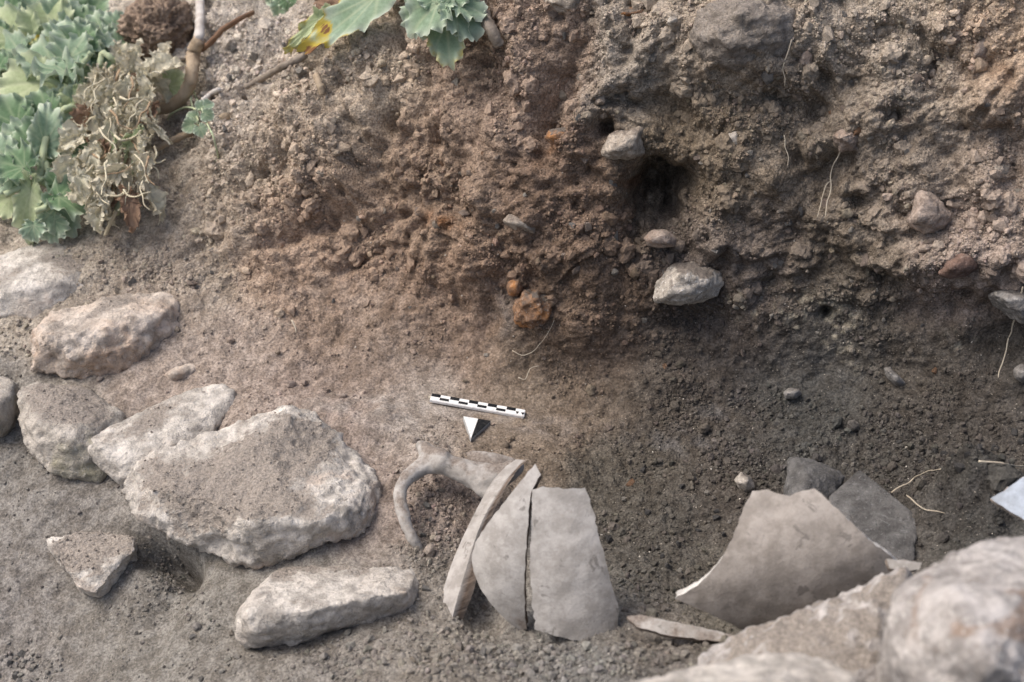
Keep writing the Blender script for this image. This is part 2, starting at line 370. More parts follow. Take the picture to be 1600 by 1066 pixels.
    return np.clip(C, .01, .9)
SOIL_GAIN = 1.25
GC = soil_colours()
idx = np.arange(NU * NV).reshape(NV, NU)
def grid_faces(r0, r1):
    a = idx[r0:r1, :-1].ravel(); b = idx[r0:r1, 1:].ravel(); c = idx[r0 + 1:r1 + 1, 1:].ravel(); d = idx[r0 + 1:r1 + 1, :-1].ravel()
    return np.stack([a, b, c, d], 1)
split = int(np.searchsorted(VV - 4, 4.25))
def ground_piece(name, r0, r1):
    vs = idx[r0:r1 + 1].ravel(); f = grid_faces(r0, r1) - idx[r0, 0]
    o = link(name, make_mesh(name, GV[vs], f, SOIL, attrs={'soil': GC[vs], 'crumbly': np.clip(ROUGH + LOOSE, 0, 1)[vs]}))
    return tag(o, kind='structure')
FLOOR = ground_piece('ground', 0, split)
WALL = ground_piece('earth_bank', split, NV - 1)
tag(FLOOR, 'trowelled brown to dark grey soil floor and spoil slope of the pit')
tag(WALL, 'rough crumbly brown earth section rising behind the pit floor')

# depth map of the finished ground, to set things down on it
fx, fy, ft = proj(GV)
DB = np.full((300, 440), 9.)
_i = (np.floor((fx + 160) / 4.4)).astype(int); _j = (np.floor((fy + 120) / 4.4)).astype(int)
_m = (_i >= 0) & (_i < 440) & (_j >= 0) & (_j < 300) & (ft > .3)
np.minimum.at(DB, (_j[_m], _i[_m]), ft[_m])
for _ in range(3):
    bad = DB > 8
    if not bad.any(): break
    sh = np.stack([np.roll(DB, 1, 0), np.roll(DB, -1, 0), np.roll(DB, 1, 1), np.roll(DB, -1, 1)]).min(0); DB = np.where(bad, sh, DB)
def depth(px, py):
    return float(DB[int(np.clip((py + 120) / 4.4, 0, 299)), int(np.clip((px + 160) / 4.4, 0, 439))])
def surf(px, py, lift=0.):
    return W(px, py, depth(px, py) - lift)

# ------------------------------------------------------------------ rocks
def hull_arrays(pts):
    bm = bmesh.new()
    for p in pts: bm.verts.new(p)
    r = bmesh.ops.convex_hull(bm, input=bm.verts)
    bmesh.ops.delete(bm, geom=list({g for g in r['geom_interior'] + r['geom_unused'] if isinstance(g, bmesh.types.BMVert)}), context='VERTS')
    bmesh.ops.triangulate(bm, faces=bm.faces)
    bm.verts.index_update()
    V = np.array([v.co[:] for v in bm.verts]); Fc = np.array([[v.index for v in f.verts] for f in bm.faces]); bm.free()
    return V, Fc
def remesh(pieces, voxel):
    Vs, Fs, o = [], [], 0
    for V, Fc in pieces: Vs.append(V); Fs.append(Fc + o); o += len(V)
    me = make_mesh('tmp', np.concatenate(Vs), np.concatenate(Fs)); ob = bpy.data.objects.new('tmp', me); COL.objects.link(ob)
    md = ob.modifiers.new('r', 'REMESH'); md.mode = 'VOXEL'; md.voxel_size = voxel
    dg = bpy.context.evaluated_depsgraph_get(); ev = ob.evaluated_get(dg); m2 = ev.to_mesh()
    V = np.empty(len(m2.vertices) * 3, F32); m2.vertices.foreach_get('co', V); V = V.reshape(-1, 3).astype(float)
    Fq = np.empty(len(m2.loops), np.int32); m2.loops.foreach_get('vertex_index', Fq)
    lt = np.empty(len(m2.polygons), np.int32); m2.polygons.foreach_get('loop_total', lt)
    ls = np.empty(len(m2.polygons), np.int32); m2.polygons.foreach_get('loop_start', ls)
    q = ls[lt == 4]; Fc = np.stack([Fq[q], Fq[q + 1], Fq[q + 2], Fq[q + 3]], 1)
    ev.to_mesh_clear(); bpy.data.objects.remove(ob); bpy.data.meshes.remove(me)
    return V, Fc
def relax(V, Fc, it, lam=.5):
    E = np.concatenate([Fc[:, [k, (k + 1) % Fc.shape[1]]] for k in range(Fc.shape[1])])
    deg = np.bincount(E[:, 0], minlength=len(V)) + np.bincount(E[:, 1], minlength=len(V))
    for _ in range(it):
        s = np.zeros_like(V)
        for ax in range(3):
            s[:, ax] = np.bincount(E[:, 0], V[E[:, 1], ax], len(V)) + np.bincount(E[:, 1], V[E[:, 0], ax], len(V))
        V = V + lam * (s / np.maximum(deg, 1)[:, None] - V)
    return V
ROCKV = []       # (verts, normals, dirt) kept for scattering crumbs
def rock(name, outline, front=(), mat=None, down=.05, back=.03, seed=0, voxel=.0035, smooth=3, amp=.006, dirt=.3, dirtspots=(), extra=(), shrink=.85, backvec=None, coat=0., label=None, cat='stone', group=None, chip=1., dents=()):
    O = np.array([W(*p) for p in outline]); c = O.mean(0)
    B = c + (O - c) * shrink + (np.array([0, back, -down]) if backvec is None else backvec)
    pts = list(O) + [W(*p) for p in front] + list(B)
    pieces = [hull_arrays(pts)]
    for ex in extra: pieces.append(hull_arrays([W(*p) for p in ex]))
    V, Fc = remesh(pieces, voxel)
    V = relax(V, Fc, smooth)
    n = vnormals(V, Fc)
    if np.sum((V - V.mean(0)) * n) < 0: Fc = Fc[:, ::-1]; n = -n
    off = np.array([seed * 1.37, seed * .71, seed * 2.1])
    Q = V + off
    w, h = worley(Q + .01 * np.stack([pnoise(Q, 30, k) for k in range(3)], 1), 24, seed)
    QS = Q * np.array([.75, .9, 1.5])
    d = amp * (.7 * fbm(Q, 9, 2, .5, seed) + .16 * (.5 - w) * chip + .34 * fbm(QS, 24, 4, .6, seed + 3, True) * chip - .34 + .30 * fbm(Q, 120, 3, .65, seed + 5))
    V = V + n * d[:, None]
    for (px, py, t, r, dep) in dents:
        cc = W(px, py, t); V = V - n * (dep * np.exp(-np.sum((V - cc) ** 2, 1) / r ** 2))[:, None]
    n = vnormals(V, Fc)
    dd = coat + dirt * sstep(.55, .98, n[:, 2]) + .25 * fbm(Q, 20, 2, .5, seed + 9) * (n[:, 2] > .3)
    for (px, py, t, r, a) in dirtspots:
        cc = W(px, py, t); dd += a * np.exp(-np.sum((V - cc) ** 2, 1) / r ** 2)
    o = thing_mesh(name, V, Fc, mat, attrs={'dirt': dd})
    tag(o, label, cat, group, 'thing'); ROCKV.append((V, n, dd))
    return o
LIME = rock_material('limestone', (.63, .59, .54), (.54, .50, .45), patch=(.60, .50, .42))
LIMEPALE = rock_material('limestone_pale', (.60, .56, .51), (.51, .47, .425), patch=(.50, .415, .345))
ORANGE = rock_material('limestone_orange', (.60, .53, .465), (.54, .455, .385), patch=(.54, .385, .28), patch_at=(.50, .66))
LICHEN = rock_material('limestone_lichen', (.50, .46, .41), (.41, .375, .33), patch=(.34, .32, .22), patch_at=(.54, .70), dark=(.12, .105, .095))
NEAR = rock_material('limestone_near', (.52, .49, .47), (.42, .39, .37), patch=(.31, .23, .18), patch_at=(.57, .64), speck=(.8, .77, .72), speck_amt=.6, dark=(.13, .09, .06))
DARKST = rock_material('dark_stone', (.14, .137, .134), (.115, .112, .11), speck=(.3, .3, .3), speck_amt=.35, dark=(.06, .06, .062), dust=(.15, .14, .13))

rock('limestone_boulder', [(400, 655, 1.335), (455, 637, 1.345), (492, 652, 1.345), (522, 692, 1.33), (584, 732, 1.30), (594, 772, 1.28), (588, 803, 1.265), (562, 838, 1.245), (480, 856, 1.225), (392, 886, 1.235), (350, 876, 1.24), (268, 845, 1.255), (214, 806, 1.27), (188, 768, 1.285), (203, 733, 1.30), (240, 706, 1.315), (330, 690, 1.33)],
     front=[(300, 775, 1.235), (400, 810, 1.205), (500, 815, 1.21), (560, 790, 1.235), (440, 665, 1.31), (250, 760, 1.255), (350, 850, 1.222)], mat=LIME, down=.06, back=.05, seed=3, amp=.009, smooth=2, dirt=.42,
     dirtspots=[(330, 770, 1.24, .055, .75), (270, 770, 1.25, .035, .4), (480, 700, 1.31, .03, .6), (420, 725, 1.28, .04, .4), (460, 790, 1.22, .02, .3)], dents=[(320, 770, 1.235, .05, .014), (475, 705, 1.30, .028, .009), (330, 862, 1.23, .016, .012)],
     label='largest pale boulder of the collapsed wall, its flat top strewn with soil')
rock('limestone_block', [(367, 960, 1.166), (372, 1004, 1.171), (388, 1012, 1.171), (458, 1008, 1.171), (520, 990, 1.176), (600, 978, 1.181), (642, 962, 1.181), (657, 930, 1.191), (652, 893, 1.211), (622, 880, 1.221), (500, 882, 1.221), (432, 886, 1.216), (402, 916, 1.196)],
     front=[(385, 955, 1.141), (470, 955, 1.131), (560, 935, 1.141), (635, 925, 1.156), (400, 985, 1.141), (480, 985, 1.141)], mat=LIMEPALE, down=.04, back=.05, seed=6, amp=.005, voxel=.003, smooth=1, dirt=.40, dirtspots=[(560, 895, 1.22, .03, .4), (450, 895, 1.22, .03, .35)],
     dents=[(540, 995, 1.18, .016, .006)], label='oblong pale stone with broken brown underside, lowest of the left stones')
rock('limestone_slab', [(122, 686, 1.345), (136, 716, 1.335), (184, 754, 1.325), (215, 752, 1.32), (262, 722, 1.325), (330, 678, 1.36), (366, 636, 1.395), (368, 612, 1.405), (345, 602, 1.415), (290, 610, 1.41), (232, 640, 1.39), (165, 664, 1.365)],
     front=[(190, 725, 1.315), (250, 700, 1.325), (150, 695, 1.325)], mat=LIME, down=.045, back=.02, seed=8, amp=.005, dirt=.25, dirtspots=[(230, 660, 1.36, .04, .45)], label='tilted flat grey slab wedged above the largest boulder')
rock('lichen_boulder', [(24, 600, 1.40), (20, 655, 1.385), (40, 702, 1.365), (78, 738, 1.35), (112, 752, 1.345), (160, 752, 1.345), (190, 720, 1.355), (190, 650, 1.385), (130, 603, 1.41), (62, 592, 1.415)],
     front=[(60, 660, 1.345), (110, 690, 1.33), (150, 660, 1.36), (90, 620, 1.375)], mat=LICHEN, down=.03, back=.05, seed=11, amp=.007, smooth=2, dirt=.3, dirtspots=[(120, 635, 1.375, .035, .6), (100, 605, 1.39, .04, .5)], label='rounded grey boulder with yellowish lichen, left of the tilted slab')
rock('orange_stone', [(46, 514, 1.46), (49, 580, 1.445), (100, 593, 1.44), (150, 586, 1.44), (192, 583, 1.44), (212, 562, 1.45), (252, 545, 1.46), (276, 520, 1.475), (285, 482, 1.495), (272, 461, 1.51), (200, 457, 1.515), (150, 474, 1.505), (82, 490, 1.48)],
     front=[(60, 520, 1.42), (150, 515, 1.415), (240, 490, 1.445), (70, 565, 1.425), (150, 560, 1.415), (210, 540, 1.425)], mat=ORANGE, down=.035, back=.05, seed=14, amp=.009, dirt=.35, dents=[(72, 572, 1.425, .012, .015), (180, 545, 1.415, .03, .008)], dirtspots=[(200, 470, 1.49, .03, .3)],
     label='blocky stone with orange-stained front face below the plants')
rock('flat_grey_stone', [(-60, 420, 1.53), (-60, 480, 1.50), (10, 496, 1.495), (60, 501, 1.49), (112, 488, 1.505), (150, 455, 1.52), (152, 400, 1.55), (130, 375, 1.57), (90, 365, 1.575), (40, 386, 1.555)],
     front=[(20, 450, 1.485), (90, 440, 1.495)], mat=LIME, down=.05, back=.03, seed=17, amp=.004, smooth=2, chip=.5, dirt=.4, dirtspots=[(110, 400, 1.54, .03, .4)], label='smooth flat stone under the green leaves at the left edge')
rock('dark_corner_stone', [(-40, 592, 1.42), (-40, 680, 1.39), (0, 684, 1.39), (18, 660, 1.395), (21, 600, 1.41), (0, 588, 1.425)], front=[(-8, 640, 1.37)], mat=LICHEN, down=.03, seed=19, amp=.004, dirt=.1, label='small dark stone cut off by the left edge beside the lichen boulder')
rock('small_wedge_stone', [(246, 588, 1.435), (262, 600, 1.432), (300, 592, 1.435), (316, 575, 1.445), (305, 562, 1.455), (270, 566, 1.45)], front=[(275, 583, 1.42)], mat=ORANGE, down=.02, back=.02, seed=21, voxel=.0022, amp=.003, dirt=.5, label='small wedge of tan stone half buried right of the orange-stained block')
rock('buried_stone', [(66, 841, 1.300), (80, 862, 1.286), (100, 892, 1.272), (122, 918, 1.262), (150, 930, 1.256), (160, 896, 1.262), (184, 872, 1.266), (211, 862, 1.270), (210, 836, 1.286), (150, 826, 1.300)], mat=LIME, down=.05, back=.03, seed=23, voxel=.0024, amp=.006, smooth=1, dirt=.3,
     dirtspots=[(140, 855, 1.29, .030, .8), (180, 845, 1.295, .02, .8), (110, 870, 1.288, .018, .6)], label='broad stone buried in the spoil slope, only its jagged front edge bare')
rock('foreground_boulder', [(1395, 968, .80), (1402, 922, .82), (1440, 890, .845), (1500, 868, .86), (1550, 846, .875), (1602, 838, .885), (1700, 850, .88), (1740, 1000, .80), (1700, 1130, .74), (1480, 1130, .75), (1432, 1066, .77), (1402, 1005, .785)],
     front=[(1500, 940, .755), (1600, 930, .76), (1560, 1040, .72), (1480, 1010, .745)], mat=NEAR, down=.13, back=.03, seed=27, amp=.006, smooth=2, dirt=.1, chip=.8, label='large pale boulder out of focus in the lower right corner')
rock('foreground_stone', [(1084, 1034, .935), (1100, 1014, .95), (1200, 997, .965), (1252, 984, .97), (1332, 940, .965), (1416, 887, .96), (1424, 896, .985), (1404, 985, .955), (1440, 1100, .90), (1300, 1130, .86), (1110, 1070, .90)],
     front=[(1250, 1030, .90), (1340, 990, .915)], mat=NEAR, down=.07, back=.0, seed=29, amp=.008, smooth=2, dirt=.55, coat=.18, label='grey dusty stone in front of the big curved sherd')
rock('bottom_edge_stone', [(935, 1070, .80), (1060, 1045, .815), (1180, 1023, .83), (1262, 1020, .83), (1330, 1048, .81), (1370, 1100, .77), (1250, 1160, .73), (950, 1140, .745)], front=[(1150, 1090, .745)], mat=LIMEPALE, down=.14, back=.0, seed=31, amp=.005, smooth=2, chip=.6, dirt=.1,
     label='blurred pale stone cut off by the bottom edge of the picture')
rock('dark_slab', [(1294, 774, 1.229), (1343, 731, 1.254), (1369, 757, 1.242), (1437, 808, 1.192), (1430, 880, 1.147), (1402, 884, 1.144), (1290, 800, 1.209)], mat=DARKST, down=.03, back=.02, seed=35, voxel=.0025, amp=.0012, smooth=0, chip=.4, dirt=.35, label='flat smooth grey slab leaning behind the big curved sherd')
rock('dark_block', [(1232, 712, 1.276), (1270, 717, 1.276), (1322, 744, 1.256), (1300, 770, 1.236), (1290, 790, 1.231), (1256, 790, 1.221), (1228, 772, 1.236)], front=[(1262, 748, 1.226)], mat=DARKST, down=.03, back=.01, seed=37, voxel=.003, amp=.004, smooth=2, dirt=.4, label='dark angular block half buried behind the leaning slab')
# ------------------------------------------------------------------ stones set in the section and lying about
WD = (.235, .198, .168)
PINK = rock_material('pinkish_stone', (.38, .31, .265), (.31, .25, .215), patch=(.37, .27, .21), scale=2, bump=.9, dust=WD)
BUFF = rock_material('buff_stone', (.44, .385, .325), (.35, .30, .25), scale=2, bump=.9, dust=WD)
WHITEST = rock_material('white_stone', (.46, .42, .37), (.36, .33, .29), speck=(.85, .83, .8), speck_amt=.8, scale=2, bump=.7, dust=(.17, .148, .13))
RUST = rock_material('rusty_stone', (.30, .18, .11), (.22, .15, .11), patch=(.46, .22, .09), patch_at=(.53, .62), scale=2, dust=(.16, .135, .115))
GREYST = rock_material('grey_stone', (.27, .26, .25), (.215, .205, .195), scale=2, bump=.6, dust=(.18, .168, .158))
CLODL = rock_material('pale_clod', (.30, .288, .272), (.25, .24, .225), scale=2, speck_amt=.2, dark=(.16, .15, .14))
CLODD = rock_material('dark_clod', (.125, .12, .118), (.10, .097, .095), scale=2, speck=(.25, .25, .25), speck_amt=.2, dark=(.05, .05, .05), dust=(.11, .108, .105))
def wrock(name, outline, mat, bulge=.022, back=.0, seed=0, label=None, voxel=.0022, amp=.005, dirt=.25, smooth=1, sink=.011, cat='stone', coat=.30, **kw):
    c = np.mean([[p[0], p[1]] for p in outline], 0); t0 = depth(*c) + sink
    ol = [(p[0], p[1], t0 + (p[2] if len(p) > 2 else 0)) for p in outline]
    fr = [(c[0] + (p[0] - c[0]) * .55, c[1] + (p[1] - c[1]) * .5, t0 - bulge * .85 * f) for p, f in zip(outline, [1, .8, 1.1, .7, .9, 1, .75, .95, 1, .8, 1, .9])][::2]
    return rock(name, ol, fr, mat, down=.0, back=.03, seed=seed, voxel=voxel, amp=max(amp, .002), dirt=dirt + .15, coat=coat, backvec=FWD * (.75 * (max(p[0] for p in outline) - min(p[0] for p in outline)) * t0 / FOC), smooth=min(smooth, 1), label=label, cat=cat, shrink=.7, **kw)
wrock('embedded_boulder', [(1075, 60), (1092, 15), (1150, -12), (1215, -8), (1252, 20), (1258, 60), (1225, 95), (1165, 108), (1110, 98)], rock_material('dusty_boulder', (.34, .30, .262), (.28, .245, .21), scale=1.5, speck_amt=.3, bump=1.4, dust=(.30, .264, .23)), .035, seed=41, dirt=.5, voxel=.003, amp=.007, smooth=4, label='broad dusty brown boulder set in the top of the earth section')
wrock('white_flecked_stone', [(1021, 470), (1030, 442), (1052, 415), (1082, 412), (1128, 424), (1131, 446), (1118, 462), (1092, 470), (1058, 476)], WHITEST, .03, seed=43, dirt=.4, sink=-.006, coat=.2, label='pale angular stone with white flecks jutting from the section below the hollow')
wrock('rusty_stone', [(800, 470), (812, 452), (845, 447), (866, 470), (868, 500), (846, 520), (815, 515), (798, 500)], RUST, .03, seed=44, sink=-.002, coat=.22, amp=.009, label='rust-orange lump of stone at the foot of the earth section')
wrock('orange_pebble', [(790, 448), (798, 437), (812, 437), (818, 450), (810, 463), (796, 462)], RUST, .016, seed=45, sink=-.004, coat=.12, voxel=.0018, amp=.002, label='small orange knob touching the upper left of the rusty lump')
wrock('ledge_stone', [(1003, 372), (1018, 359), (1040, 357), (1060, 374), (1056, 386), (1030, 389), (1010, 385)], PINK, .016, seed=46, sink=-.030, voxel=.0018, amp=.002, label='small brown stone on the lip of the dark hollow')
wrock('buff_block', [(937, 240), (948, 212), (1004, 197), (1009, 220), (1006, 240), (975, 250), (948, 250)], BUFF, .026, seed=47, coat=.14, sink=.0, label='rough buff block in the section just above the dark hollow')
wrock('red_brown_stone', [(1416, 345), (1428, 300), (1445, 292), (1470, 312), (1489, 338), (1475, 358), (1450, 366), (1425, 356)], PINK, .024, seed=48, sink=-.006, dirt=.15, coat=.12, label='angular reddish brown stone in the right part of the section')
wrock('upright_pink_stone', [(1510, 98), (1520, 62), (1538, 43), (1560, 52), (1556, 78), (1545, 100), (1525, 106)], PINK, .02, seed=49, label='upright pinkish stone near the top right corner of the section')
wrock('whitish_pebble', [(1131, 222), (1140, 200), (1155, 196), (1162, 210), (1157, 232), (1140, 240)], WHITEST, .014, seed=50, voxel=.0018, amp=.002, label='whitish pebble in the section right of the dark hollow')
wrock('curved_red_stone', [(1466, 428), (1480, 404), (1505, 391), (1528, 398), (1530, 418), (1510, 432), (1485, 436)], rock_material('dark_red_stone', (.19, .125, .10), (.15, .105, .09), scale=2, bump=.5, speck_amt=.2), .018, seed=51, amp=.0015, smooth=4, sink=-.006, label='smooth dark red stone over the overhang at right')
wrock('edge_grey_stone', [(1549, 458), (1575, 449), (1625, 455), (1625, 505), (1598, 502), (1570, 480)], GREYST, .02, seed=52, sink=-.02, label='grey stone cut by the right edge beneath the overhang')
wrock('pitted_pink_stone', [(1296, 215), (1310, 196), (1335, 198), (1348, 215), (1335, 236), (1312, 238)], PINK, .02, seed=53, sink=.002, coat=.15, label='pink-white stone with a hair root hanging below it')
wrock('pale_top_stone', [(846, 4), (856, -14), (905, -16), (918, 6), (905, 22), (868, 22)], BUFF, .02, seed=54, dirt=.4, label='pale stone cut by the top edge right of the leaf cluster')
wrock('brown_sherd', [(958, 22), (975, 14), (1010, 9), (1026, 16), (1018, 28), (985, 27)], RUST, .014, seed=55, voxel=.0018, amp=.001, cat='sherd', label='dark brown sherd lying flat near the top edge')
wrock('light_grey_pebble', [(1040, 35), (1046, 23), (1058, 23), (1063, 34), (1054, 43), (1044, 42)], WHITEST, .012, seed=56, voxel=.0018, amp=.001, sink=-.004, smooth=4, label='round light grey pebble left of the dusty boulder')
wrock('pinkish_lump', [(785, 345), (795, 334), (818, 342), (840, 350), (836, 366), (805, 362)], BUFF, .014, seed=57, voxel=.0018, amp=.002, label='pinkish lump in the section above the rusty stone')
wrock('orange_brown_stone', [(848, 215), (858, 202), (885, 197), (902, 206), (890, 226), (862, 228)], RUST, .012, seed=58, voxel=.0018, amp=.002, dirt=.4, label='orange brown stone left of the buff block')
wrock('pale_flake', [(633, 247), (642, 233), (655, 230), (664, 240), (656, 252)], BUFF, .01, seed=59, voxel=.0018, amp=.0015, label='pale flake in the crumbly section left of centre')
wrock('speckled_rubble', [(1146, 752), (1158, 738), (1172, 744), (1182, 764), (1168, 772), (1154, 764)], WHITEST, .016, seed=60, voxel=.0016, amp=.0015, sink=-.010, smooth=1, label='speckled whitish chunk on the pit floor behind the big sherd')
wrock('round_edge_pebble', [(1586, 578), (1596, 569), (1612, 574), (1612, 596), (1596, 598), (1587, 590)], GREYST, .014, seed=61, voxel=.0018, amp=.001, smooth=5, sink=-.012, label='round grey pebble at the right edge of the dark slope')
wrock('slope_pebble', [(1224, 613), (1234, 606), (1250, 608), (1254, 616), (1242, 624), (1228, 622)], GREYST, .010, seed=62, voxel=.0016, amp=.001, smooth=3, sink=-.006, label='grey pebble on the dark slope above the floor')
wrock('pointed_grey_stone', [(1380, 574), (1392, 571), (1412, 592), (1420, 602), (1402, 606), (1386, 592)], GREYST, .012, seed=63, voxel=.0018, amp=.0015, sink=-.006, label='pointed grey stone with a shadow under it on the dark slope')
wrock('tan_stone_high', [(1542, 258), (1556, 245), (1578, 256), (1576, 276), (1556, 280)], BUFF, .014, seed=64, dirt=.5, label='dusty tan stone above the red-brown one near the right edge')
wrock('grey_flake', [(1376, 390), (1388, 350), (1396, 352), (1392, 380), (1384, 398)], GREYST, .008, seed=65, voxel=.0016, amp=.001, label='narrow grey flake standing left of the red-brown stone')
wrock('reddish_flat_stone', [(1248, 105), (1245, 60), (1262, 48), (1276, 62), (1276, 95), (1264, 112)], PINK, .012, seed=66, dirt=.4, label='dull pink stone set below the right end of the dusty boulder')

def small_stone_mesh(seed, mat):
    r = np.random.RandomState(seed); p = r.normal(size=(15, 3)); p /= np.linalg.norm(p, axis=1)[:, None]
    p *= np.array([1, .55 + .4 * r.rand(), .5 + .4 * r.rand()]) * (.85 + .3 * r.rand(15, 1))
    V, Fc = hull_arrays(p)
    return make_mesh('stone', V, Fc, mat, smooth=False, attrs={'dirt': np.full(len(V), .25)})
_rr = random.Random(5)
PEBV = [small_stone_mesh(200 + k, [BUFF, PINK, WHITEST, GREYST, RUST][k % 5]) for k in range(15)] + [small_stone_mesh(230 + k, CLODL) for k in range(5)] + [small_stone_mesh(240 + k, CLODD) for k in range(5)]
def put_small(px, py, rad_px, k, parent=None, name='stone', sink=.3, lift=.0):
    t = depth(px, py); r = rad_px * t / FOC; p = W(px, py, t - lift)
    n = GN[np.argmin((fx - px) ** 2 + (fy - py) ** 2)]
    o = link(name, PEBV[k], parent, p - n * r * sink)
    o.scale = (r, r, r); o.rotation_euler = (_rr.uniform(0, 6), _rr.uniform(0, 6), _rr.uniform(0, 6))
    return o
# pieces of stone in the section: parts of the bank
spots = [(720, 268, 12, 0), (700, 345, 10, 4), (735, 272, 9, 1), (775, 450, 7, 1), (1170, 240, 8, 2), (1188, 250, 6, 2), (1272, 165, 11, 0), (1215, 160, 6, 2), (895, 355, 12, 3), (960, 425, 8, 2), (1005, 500, 7, 2), (1040, 575, 8, 4), (1065, 590, 10, 1),
         (1160, 553, 9, 1), (1190, 465, 7, 2), (1205, 495, 6, 2), (1150, 480, 6, 2), (1265, 482, 6, 0), (1278, 520, 7, 2), (1300, 545, 7, 2), (1455, 85, 12, 0), (1430, 75, 7, 0), (1350, 60, 6, 2), (1340, 205, 9, 4), (1360, 215, 8, 2), (1300, 175, 7, 4), (1555, 345, 14, 1), (1590, 300, 9, 2), (1450, 275, 6, 0),
         (1500, 310, 6, 0), (1370, 335, 9, 3), (1330, 360, 7, 2), (1405, 260, 7, 1), (1300, 400, 8, 1), (1230, 360, 10, 1), (1250, 330, 8, 3), (1080, 330, 6, 2), (1110, 330, 5, 2), (985, 175, 8, 0), (935, 110, 8, 1), (905, 120, 7, 0), (830, 40, 9, 1), (880, 55, 8, 3), (710, 130, 10, 2), (690, 160, 8, 1), (640, 90, 8, 3),
         (560, 215, 7, 0), (500, 275, 10, 0), (480, 280, 7, 1), (520, 190, 8, 0), (590, 260, 6, 0), (690, 255, 6, 4), (755, 240, 6, 4), (775, 245, 7, 1), (820, 305, 5, 2), (705, 290, 4, 2), (650, 290, 6, 1), (600, 330, 7, 0), (560, 340, 6, 2), (880, 400, 6, 1), (945, 390, 5, 2), (770, 330, 5, 2), (1155, 130, 6, 0), (1190, 130, 6, 1), (1220, 215, 6, 3), (1095, 255, 5, 2), (1480, 150, 7, 0), (1500, 200, 9, 1), (1580, 215, 9, 0), (1530, 370, 7, 2), (1430, 400, 7, 1),
         (1330, 130, 7, 3), (1360, 110, 6, 0), (1295, 90, 6, 2), (1180, 300, 5, 2), (1130, 300, 6, 1), (1210, 415, 6, 3), (1330, 440, 6, 2), (1370, 455, 5, 2), (1380, 500, 5, 2), (1460, 580, 6, 4), (1520, 500, 6, 2), (1440, 510, 6, 3), (850, 560, 5, 1), (760, 555, 5, 2), (640, 480, 5, 2), (620, 420, 6, 1), (520, 470, 6, 3), (440, 330, 6, 0), (380, 330, 7, 1), (330, 390, 6, 3)]
for _ in range(70): spots.append((_rr.uniform(620, 1590), _rr.uniform(10, 440), _rr.uniform(6, 13), _rr.choice([0, 1, 1, 3])))
spots = [q for q in spots if not (975 < q[0] < 1085 and 245 < q[1] < 375)]
for (px, py, r, k) in spots: put_small(px, py, r, k + 5 * _rr.randrange(3), WALL, 'stone', .35)
# loose pebbles lying on the ground
LOOSE_GROUPS = [
    ('tiny pebble on the crumbly soil left of the bank', 'pebbles on the left slope', [(205, 440, 8, 3), (185, 455, 9, 0), (255, 330, 9, 2), (245, 325, 6, 0), (300, 440, 11, 1), (270, 420, 6, 0), (290, 405, 5, 2), (330, 425, 6, 3), (395, 88, 9, 2), (430, 108, 8, 0), (470, 112, 12, 2), (340, 50, 9, 3), (365, 75, 8, 3), (445, 70, 8, 3), (410, 180, 8, 0), (360, 120, 10, 3), (380, 150, 9, 0), (350, 200, 8, 3)]),
    ('small pebble among the dark crumbs behind the big curved sherd', 'pebbles on the dark pit floor', [(1105, 770, 6, 2), (1085, 748, 5, 3), (1065, 760, 7, 3), (1120, 810, 8, 3), (1045, 885, 9, 3), (1062, 892, 8, 2), (1035, 870, 7, 3), (1075, 905, 7, 3), (1130, 835, 6, 3), (1140, 815, 5, 2), (975, 780, 6, 2), (950, 842, 12, 3), (985, 755, 11, 4), (1005, 735, 6, 3), (1090, 830, 9, 3), (1120, 800, 6, 3), (1012, 800, 7, 3), (1060, 850, 6, 3), (1320, 728, 7, 2), (1333, 725, 5, 2), (1305, 695, 4, 2), (1265, 700, 4, 2), (1370, 735, 6, 3)]),
    ('small grey clod on the dark slope at right', 'clods on the right slope', [(1500, 728, 12, 3), (1486, 748, 8, 3), (1475, 710, 9, 3), (1512, 712, 9, 3), (1530, 700, 8, 3), (1585, 675, 9, 3), (1595, 690, 8, 3), (1440, 722, 7, 3), (1460, 705, 8, 3), (1545, 720, 7, 3), (1555, 700, 7, 3), (1405, 690, 6, 3)]),
    ('small pebble in the loose soil along the bottom edge', 'pebbles along the bottom edge', [(570, 1030, 8, 3), (645, 1030, 8, 0), (655, 1035, 7, 2), (595, 1032, 7, 3), (700, 1045, 8, 3), (755, 1020, 11, 3), (725, 1010, 8, 3), (790, 1040, 8, 3), (855, 1025, 11, 3), (700, 985, 8, 3), (665, 920, 10, 3), (672, 812, 8, 3), (668, 790, 9, 3), (690, 765, 7, 0), (662, 838, 9, 3), (300, 995, 8, 3), (295, 965, 6, 2), (35, 1020, 9, 3), (15, 1035, 8, 3), (50, 1045, 8, 3), (25, 1055, 10, 3), (60, 1025, 6, 3)]),
]
for lab, _g, lst in LOOSE_GROUPS:
    for (px, py, r, k) in lst:
        dark = 'dark' in lab
        kk = (20 if dark else 15) + _rr.randrange(5) if k == 3 else k + 5 * _rr.randrange(3)
        put_small(px, py, r, kk, FLOOR if py > 600 else WALL, 'clod' if kk > 14 else 'pebble', .1)
